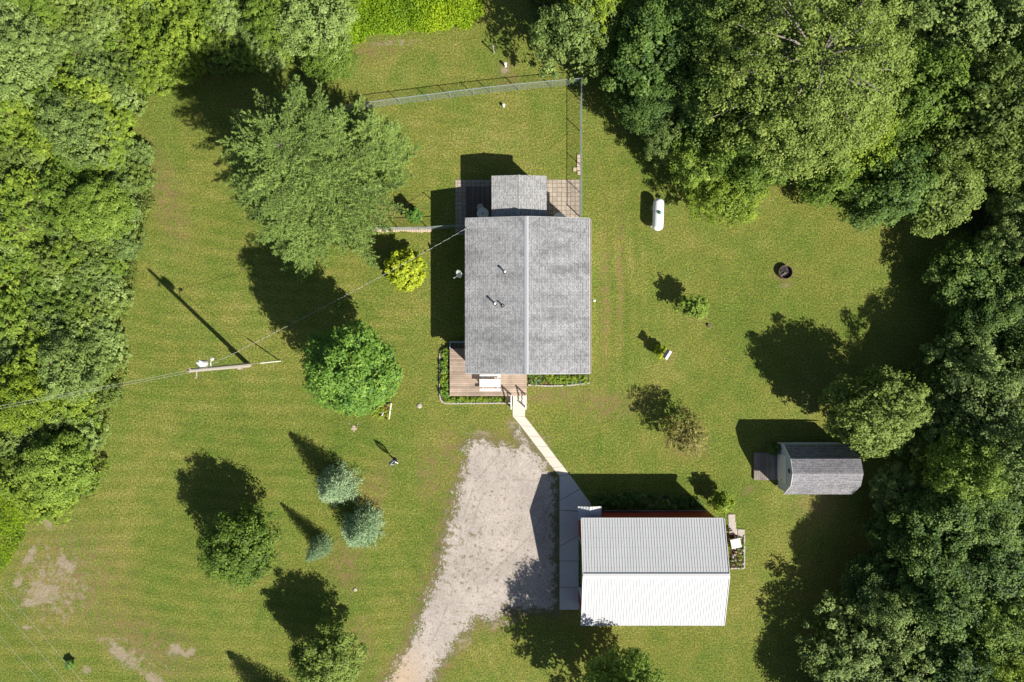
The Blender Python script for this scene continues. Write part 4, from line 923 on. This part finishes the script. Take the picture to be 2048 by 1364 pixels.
yt = make_tree('young_tree', G['mid'], .9, 3.0, .4, 42, .22, .13, 42, nl=14, r0=.05, irr=.4); x, y, _ = P(1391,612,2.0); yt.location = (x,y,0); tag(yt, 'young green tree on the right lawn above the birdhouse', 'tree')
sb = make_tree('small_shrub', G['gold'], .5, 1.3, .1, 30, .14, .11, 34, nl=6, r0=.03); x, y, _ = P(1323,705,.5); sb.location = (x,y,0); tag(sb, 'small yellow shrub at the foot of the birdhouse', 'shrub')
bt = make_tree('ornamental_tree', G['brown'], 1.75, 3.9, .5, 120, .22, .10, 26, nl=40, r0=.07, irr=.4); x, y, _ = P(1376,868,2.3); bt.location = (x,y,0); tag(bt, 'thin bronze leaved tree on the lawn between house and shed', 'tree')
place('olive1', 1744, 830, 108, 7.3, 'wide olive green tree overhanging the shed roof', sy=.85)
gb = make_tree('garden_bush', G['yellow'], .75, 2.2, .1, 50, .2, .12, 42, nl=8, r0=.03, irr=.3); x, y, _ = P(1442,1003,.9); gb.location = (x,y,0); tag(gb, 'bright green bush at the upper right corner of the garage', 'shrub')
sg = make_tree('garden_bush', G['dark'], .42, .9, .05, 30, .15, .14, 30, nl=5, r0=.02); x, y, _ = P(1547,897,.4); sg.location = (x,y,0); tag(sg, 'dark tufted plant beside the shed platform in shade', 'plant')
sg2 = copy_tree(s1); x, y, _ = P(140,1328,.3); sg2.location = (x,y,0); sg2.scale = (.6,.6,.3); tag(sg2, 'tiny clump of leaves among the bare patches at lower left', 'shrub')

# --- wood on the right: (kind, px, py, radius, height, label)
WG = 'trees of the wood on the right'
def hfix(px, py, h):
    if px > 2100: return 8.0
    if px > 1850 and 470 < py < 900: return h*.78
    if py > 950 and px < 1830: return h*.72
    if py > 950: return min(h, 7.2)
    return h
for a in [
 ('pale1',1152,56,76,7.6,'pale tree at the left tip of the wood, above the fence corner'),
 ('yel1',1178,20,58,8.4,'yellow green tree crown at the top edge behind the pale tree'),
 ('dark1',1092,-36,52,7.5,None),
 ('dark1',1285,95,92,8.5,'dark green tree right of the pale tree at the top'),
 ('dark2',1290,205,66,6.0,'dark tree leaning over the lawn right of the fence corner'),
 ('pale2',1330,285,48,4.6,'small silvery tree on the lawn edge above the propane tank'),
 ('dark2',1400,70,95,9.5,'dark green crown left of the huge olive tree, touching the top edge'),
 ('dark1',1395,200,80,8.0,'dark green crown squeezed against the left side of the huge olive tree'),
 ('pale2',1455,5,70,10.5,'pale crown cut by the top edge left of the huge olive tree'),
 ('yel1',1455,375,68,4.8,'bright green low tree reaching furthest onto the lawn right of the propane tank'),
 ('mid1',1405,320,60,5.4,'mid green tree between the silvery lawn edge tree and the huge olive tree'),
 ('big',1600,150,200,14.0,'huge light olive tree with pale branches showing, the biggest in the wood'),
 ('mid2',1500,300,85,8.5,'mid green crown below the left half of the huge olive tree'),
 ('yel1',1690,290,75,7.5,'yellow green crown at the lower right rim of the huge olive tree'),
 ('mid1',1655,355,58,6.0,'tree at the lawn edge right of the open corner under the huge tree'),
 ('dark1',1770,385,88,7.6,'dark green tree bulging over the top right of the lawn'),
 ('olive1',1870,385,88,7.4,'olive tree right of the dark bulging tree'),
 ('pale1',1880,60,100,7.0,'pale crown at the top edge right of the huge olive tree'),
 ('mid1',1810,190,88,8.5,'mid green crown against the right rim of the huge olive tree'),
 ('yel1',1860,200,70,7.0,'yellow green crown between the huge olive tree and the right edge trees'),
 ('olive1',1960,215,110,10.5,'larger of two olive crowns near the right edge in the upper wood'),
 ('olive1',2010,290,90,9.5,'smaller of two olive crowns near the right edge, above the bare shrub'),
 ('pale1',1990,60,95,7.5,'pale crown in the top right corner'),
 ('mid1',2060,120,80,9.0,'mid green crown cut by the right edge below the top right corner'),
 ('pale2',2030,410,58,5.0,'small pale tree directly above the bare shrub at the right edge'),
 ('dark1',1960,560,80,6.0,'dark crown directly below the bare shrub'),
 ('pale2',1990,500,45,7.0,'small silvery crown beside the bare shrub'),
 ('dark2',1975,645,75,6.5,'dark crown shading the right end of the lawn clearing'),
 ('dark1',2040,600,75,7.5,'dark crown cut by the right edge below the bare shrub'),
 ('dark2',2045,720,80,8.5,'dark crown cut by the right edge, level with the birdhouse'),
 ('pale1',1950,740,72,7.6,'pale crown at the right end of the lawn, level with the utility pole'),
 ('dark1',1890,760,55,5.5,'small dark tree right above the pale tree behind the shed tree'),
 ('pale2',1950,830,95,9.0,'large silvery crown two trees right of the shed tree'),
 ('pale1',2010,900,80,9.0,'pale crown near the right edge, level with the shed roof'),
 ('yel1',2055,820,60,8.0,'yellow green crown cut by the right edge above shed level'),
 ('pale1',1860,850,62,6.8,'pale tree behind the wide tree overhanging the shed'),
 ('mid1',1905,930,66,8.0,'mid green crown right of the shed behind the small pale tree'),
 ('pale2',1800,985,58,5.2,'small pale tree directly right of the shed'),
 ('dark1',1870,1010,80,7.0,'dark crown right of and below the shed'),
 ('dark2',1960,1020,90,7.5,'large dark crown near the right edge, level with the garage top'),
 ('dark1',1775,1075,52,5.6,'dark tree at the lawn edge below the shed'),
 ('dark1',1850,1110,75,6.5,'dark crown level with the garage roof, second from the lawn'),
 ('dark2',1945,1130,85,8.0,'dark crown level with the garage roof, third from the lawn'),
 ('dark1',2040,1050,80,9.5,'dark crown cut by the right edge, level with the garage roof'),
 ('dark2',1750,1170,72,6.2,'dark tree on the wood edge, halfway between the shed and the bottom edge'),
 ('pale2',1760,1225,66,8.2,'pale crown behind the wood edge, level with the garage bottom'),
 ('dark1',1850,1200,80,7.5,'dark crown behind the pale one, level with the garage bottom'),
 ('dark1',2040,1180,90,9.0,'dark crown cut by the right edge, level with the garage bottom'),
 ('pale1',1720,1310,92,6.8,'pale green tree on the wood edge at the bottom right of the lawn'),
 ('pale2',1790,1335,75,8.2,'silvery crown in the bottom right wood beside the pale edge tree'),
 ('dark1',1880,1320,90,8.0,'dark crown at the bottom between silvery and yellow green crowns'),
 ('mid2',1960,1230,85,7.8,'mid green crown above the yellow green one in the bottom right wood'),
 ('yel1',1975,1320,70,8.0,'yellow green tree crown in the bottom right of the wood'),
 ('mid1',2050,1310,80,8.5,'mid green crown in the bottom right corner'),
 ('dark2',1700,1420,90,7.0,None),
 ('dark1',1850,1440,90,8.5,None),
 ('mid1',2000,1440,90,9.0,None),
 ('dark1',2150,520,110,13.0,None),('dark2',2190,700,120,14.0,None),('dark1',2180,860,120,14.0,None),('dark2',2190,1020,120,14.0,None),('dark1',2180,1180,120,13.0,None),('dark2',2180,1360,120,13.0,None),('dark1',2140,300,90,10.0,None),
 ]:
    k, px, py, r, h, lb = a; h = hfix(px, py, h)
    gen = {'pale':'pale tree outside the picture beyond the wood on the right','dark':'tall dark tree outside the picture beyond the wood on the right','mid1':'mid green tree below the picture beyond the wood on the right','mid2':'mid green tree inside the crowded wood on the right','yel1':'yellow green tree inside the crowded wood on the right','oliv':'olive green tree inside the crowded wood on the right','big':''}
    if lb: place(k, px, py, r, h, lb)
    else:
        g_ = gen.get(k[:4], ''); place(k, px, py, r, h, g_, group=g_.replace('tree ', 'trees '))
# bare purplish shrub
def bare(px, py, R, h, label):
    x, y, _ = P(px, py, h*.6); root = empty('bare_shrub', (x,y,0), label, 'shrub'); m = MB()
    for k in range(90):
        g = random.uniform(0,6.28); r = R*random.uniform(.4,1); z = h*random.uniform(.6,1); p = Vector((r*math.cos(g), r*math.sin(g), z)); q = Vector((p.x*.4,p.y*.4,z*.6))
        m.tube([(0,0,0), q, p, p+Vector((random.uniform(-.3,.3),random.uniform(-.3,.3),.15))], [.025,.018,.012,.006], 4, caps=False)
    m.build('branches', M['bark_pale'], root)
bare(2008, 462, 1.3, 2.6, 'bare purplish brown shrub between the trees at the right edge')
bare(95, 405, .9, 2.2, 'bare grey shrub showing through the thicket on the left')

# --- thicket on the left
SHR = {}
for key, mat, ls in (('mid',G['mid'],.13),('pale',G['pale'],.13),('yellow',G['lime'],.13),('olive',G['olive'],.12),('mid_b',G['mid'],.14),('pale_b',G['pale'],.12)):
    SHR[key] = [make_tree('wild_shrub', mat, 1.3, 2.9, .1, 135, .20, ls*.95, 34, nl=14, r0=.045, irr=.6, flat=1.0, fill=.12, lobes=9), False]
lp = PP(LEFT); pts = []
sp = 1.36; r_ = 0
gy_ = np.arange(-22, 27.5, sp)
names = dict(mid='mid green shrub crowded in the thicket at left', pale='grey green shrub crowded in the thicket at left', yellow='yellow green shrub crowded in the thicket at left', olive='olive shrub crowded in the thicket at left')
for j, yy in enumerate(gy_):
    for xx in np.arange(-39.5, -9, sp):
        x = xx+(j % 2)*sp/2+random.uniform(-.45,.45); y = yy+random.uniform(-.45,.45)
        if y > 26: continue
        s_ = float(sdist(np.array(x), np.array(y), lp))
        if s_ < .55: continue
        hgt = 1.7+1.5*float(fbm(np.array(x), np.array(y), 5, 11))+random.uniform(-.6,.7); hgt = min(hgt, 1.3+s_*1.1)
        if s_ > 1.5 and random.random() < .04: continue
        f = float(fbm(np.array(x), np.array(y), 4.5, 14))+random.uniform(-.27,.27)
        key = 'yellow' if f > .68 else ('mid' if f > .5 else ('olive' if f > .44 else 'pale'))
        if key in ('mid','pale') and random.random() < .5: key += '_b'
        r = SHR[key]
        if not r[1]: o = r[0]; r[1] = True
        else: o = copy_tree(r[0])
        k = min(random.uniform(.85,1.2), (s_+.6)/1.3); o.location = (x, y, 0); o.scale = (k, k*random.uniform(.85,1.15), hgt/2.9); o.rotation_euler.z = random.uniform(0,6.28)
        kk = key.split('_')[0]; tag(o, names[kk], 'shrub', names[kk].replace('shrub', 'shrubs')); r_ += 1
print('shrubs', r_)
for key, r in SHR.items():
    if not r[1]:
        for c in list(r[0].children): D.objects.remove(c)
        D.objects.remove(r[0])
for a in (('pale2',628,60,78,6.0,'tall grey green shrubby tree at the top between thicket and weeds'),('mid2',655,115,50,4.2,'green leaning tree on the thicket end above the pines'),('mid1',560,25,55,5.0,'mid green tree at the top edge left of the weeds'),
          ('pale1',55,130,70,4.5,'grey green tree rising from the upper left thicket'),('pale1',150,260,60,4.6,'grey green tree in the thicket nearest the lawn corner'),('mid2',200,420,60,4.2,'green tree standing out of the thicket beside the pole shadow'),('yel1',60,800,62,4.6,'yellow green tree in the thicket under the overhead wires'),('pale2',140,730,66,5.0,'silvery tree in the thicket above the overhead wires'),('mid1',120,930,64,4.6,'green tree at the lower end of the thicket')):
    place(*a[:5], a[5])

# ground-level greenery: nobody could count it
def scatter(name, poly, n, hz, size, mat, label, up=.5, aspect=.5, edge=.2, clump=.8, vert=.6):
    w = PP(poly); xs_ = [p[0] for p in w]; ys_ = [p[1] for p in w]
    x = RNG.uniform(max(min(xs_),-42), min(max(xs_),42), n*3); y = RNG.uniform(max(min(ys_),-28), min(max(ys_),28), n*3)
    sdd = sdist(x, y, w)+(fbm(x, y, .8, 21)-.5)*.8; k = np.where(sdd > edge)[0][:n]; x, y, sdd = x[k], y[k], sdd[k]; n = len(x)
    hh = hz*(.35+fbm(x, y, clump, 23))*np.clip(.35+sdd*.5, 0, 1); z = RNG.random(n)**.6*hh
    N = RNG.normal(size=(n,3))*.7+np.array([0,0,up]); T = RNG.normal(size=(n,3))*.6+np.array([0,0,vert])
    V, F = quads(np.stack([x,y,z+.03],1), N, size*RNG.uniform(.6,1.4,n), aspect, T)
    tint = np.clip(.45+(fbm(x, y, 2.5, 27)-.5)*.9+RNG.normal(0,.14,n), 0, 1)
    tag(np_mesh(name, V, F, mat, {'tint': tint}, 'FACE'), label, name.replace('_', ' '), kind='stuff')
scatter('tall_weeds', WEEDT, 52000, .8, .17, G['weed'], 'bright yellow green field of tall weeds at the top edge')
scatter('meadow_grass', WEEDL, 16000, .7, .2, G['weed'], 'bright tall grass at the left edge below the thicket', aspect=.25)
scatter('undergrowth', LEFT, 110000, .9, .16, G['olive'], 'low green undergrowth between the shrubs of the thicket', edge=.15)
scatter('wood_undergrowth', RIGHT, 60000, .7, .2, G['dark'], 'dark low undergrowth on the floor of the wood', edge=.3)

# ------------------------------------------------------------------ planting beds
def bed(name, poly, label, plants, border=None, soil=True, gname=None):
    w = PP(poly); o = empty(name, (w[0][0], w[0][1], 0), label, 'flower bed')
    m = MB(); m.prism(w, -.02, .03); part(m, 'soil', M['bed_soil'], o)
    for (mat, n, cr, hz, ls, sub) in plants:
        sw = PP(sub) if sub else w; xs_ = [p[0] for p in sw]; ys_ = [p[1] for p in sw]; x = RNG.uniform(min(xs_), max(xs_), n*4); y = RNG.uniform(min(ys_), max(ys_), n*4)
        k = np.where(sdist(x, y, sw) > 0.02)[0][:n]; x, y = x[k], y[k]; n = len(x)
        if n == 0: continue
        per = 34; ci = np.repeat(np.arange(n), per); u = unit(n*per); u[:,2] = abs(u[:,2]); hv = hz*RNG.uniform(.6,1.2,n)
        C = np.stack([x,y,np.zeros(n)],1)[ci]+u*(RNG.random(n*per)**.5)[:,None]*np.stack([np.full(n,cr),np.full(n,cr),hv],1)[ci]+np.array([0,0,.04])
        V, F = quads(C, u*.5+np.array([0,0,.7])+RNG.normal(size=C.shape)*.4, ls*RNG.uniform(.6,1.4,len(C)), .6, u+RNG.normal(size=C.shape)*.3)
        off = np.array(o.location); ob = np_mesh('plants' if 'petal' not in mat.name and 'orange' not in mat.name else 'flowers', V-off, F, mat, {'tint': np.clip(.45+RNG.normal(0,.15,n)[ci]+RNG.normal(0,.1,len(C)),0,1)}, 'FACE', o); ob['kind'] = 'stuff'
    if border:
        bp = [Vector(P(*q)[:2]) for q in border]; m = MB()
        for a, b in zip(bp[:-1], bp[1:]):
            L = (b-a).length; nb = max(1, round(L/.24)); t = (b-a)/L
            for i in range(nb):
                c = a+t*(i+.5)*L/nb; m.box((c.x,c.y,.05),(L/nb*.9,.10,.12+random.uniform(-.02,.02)),math.atan2(t.y,t.x)+random.uniform(-.06,.06))
        part(m, 'stone_border', M['stone'], o)
    return o
G_bl = G['maple']
bd = [(881,704),(886,697),(898,695),(898.5,794),(1022,793),(1022,804),(893,805),(884,800),(881,792)]
bed('deck_bed', bd, 'leafy L shaped bed with pale stone border around the front deck', [
  (G['yellow'],75,.17,.45,.13,[(883,698),(898,697),(898,795),(883,795)]),(G['maple'],60,.17,.5,.14,[(883,698),(898,697),(898,795),(883,795)]),
  (G['yellow'],70,.15,.35,.11,[(890,795),(1012,795),(1012,802),(890,803)]),(G['maple'],40,.15,.35,.11,[(890,795),(1012,795),(1012,802),(890,803)]),
  (G['white_f'],7,.05,.5,.05,[(883,698),(898,697),(898,795),(883,795)]),(G['orange'],3,.08,.3,.05,[(965,797),(980,797),(980,803),(965,803)])],
  [(897,694.5),(888,696),(882,701),(879.8,710),(879.6,790),(881.5,800),(888,806),(900,807),(1022,806)])
bed('house_bed', [(1056,749),(1178,749),(1178,765),(1140,770),(1070,771),(1056,768)], 'flower bed with orange blooms along the lower wall of the house right of the deck', [
  (G['yellow'],60,.18,.4,.13,[(1088,750),(1172,750),(1172,764),(1088,766)]),(G['mid'],40,.18,.35,.12,None),(G['blue'],8,.12,.3,.08,[(1058,758),(1084,758),(1084,768),(1058,768)]),(G['orange'],7,.1,.3,.05,[(1070,764),(1092,764),(1092,771),(1070,771)]),(G['blue'],6,.12,.25,.08,[(1140,762),(1165,762),(1165,768),(1140,769)])],
  [(1056,770),(1100,772),(1140,770.5),(1179,766)])
bed('garage_bed', [(1188,1015),(1188,997),(1230,988),(1300,990),(1392,995),(1408,1013)], 'shaded bed of ferns and hostas along the upper wall of the garage', [
  (G['dark'],110,.26,.4,.18,None),(G['pale'],40,.22,.45,.16,[(1240,1000),(1350,1000),(1350,1018),(1240,1018)]),(G['dark'],60,.30,.7,.26,[(1188,993),(1280,993),(1280,1008),(1188,1008)])])
bed('side_bed', [(1460,1068),(1487,1068),(1487,1136),(1460,1136)], 'small flower bed edged with bricks at the right wall of the garage', [
  (G['yellow'],34,.14,.3,.1,[(1461,1072),(1486,1072),(1486,1134),(1461,1134)]),(G['white_f'],20,.07,.3,.06,[(1461,1090),(1486,1090),(1486,1134),(1461,1134)]),(G['pink_f'],8,.07,.28,.06,None)],
  [(1460,1136),(1488,1136),(1488,1070)])
bed('maple_bed', [(747,812),(783,806),(778,838),(742,832)], 'triangular bed of orange flowers framed with pale timber below the maple', [
  (G['yellow'],22,.15,.35,.12,None),(G['orange'],12,.1,.38,.07,None)])
for (a, b), lb in ((((783,806),(778,838)),'longer pale timber edging the orange flower bed below the maple'),(((769,822),(762,836)),'shorter pale timber lying across the orange flower bed')):
    A_, B_ = Vector(P(*a)), Vector(P(*b)); c = (A_+B_)/2; m = MB(); m.box((0,0,.06),((B_-A_).length,.09,.11),math.atan2((B_-A_).y,(B_-A_).x)); tag(m.build('timber_edging', M['cable_white'], loc=c, bevel=.01), lb, 'timber', 'timbers of the maple bed')
# slabs and white chair east of the garage
for px, py, w, h, lb in ((1463,1036,.5,.55,'topmost concrete slab of the short path at the right garage wall'),(1464,1050,.55,.5,'second concrete slab of the short path at the right garage wall'),(1466,1063,.6,.45,'third concrete slab of the short path, left of another slab'),(1482,1066,.5,.55,'outermost concrete slab, to the right of the short garage path')):
    x, y, _ = P(px, py); m = MB(); m.box((0,0,.02),(w,h,.07),random.uniform(-.06,.06)); tag(m.build('concrete_slab', M['stone'], loc=(x,y,0), bevel=.01), lb, 'slab', 'slabs beside the garage')
x, y, _ = P(1473,1087,.6)
bn = empty('garden_bench', (x,y,0), 'small white slatted bench in the flower bed at the right garage wall', 'bench', rz=math.radians(12))
m = MB()
for k in range(4): m.box((0,-.3+.17*k,.45),(.72,.15,.03))
m.build('seat', M['white_paint'], bn)
m = MB()
for k in range(3): m.box((0,.36+.03*k,.58+.14*k),(.72,.03,.11))
m.build('backrest', M['white_paint'], bn)
for s in (-1,1):
    for q in (-1,1): m = MB(); m.box((s*.31,q*.26,.22),(.06,.06,.43)); m.build('leg', M['white_paint'], bn)
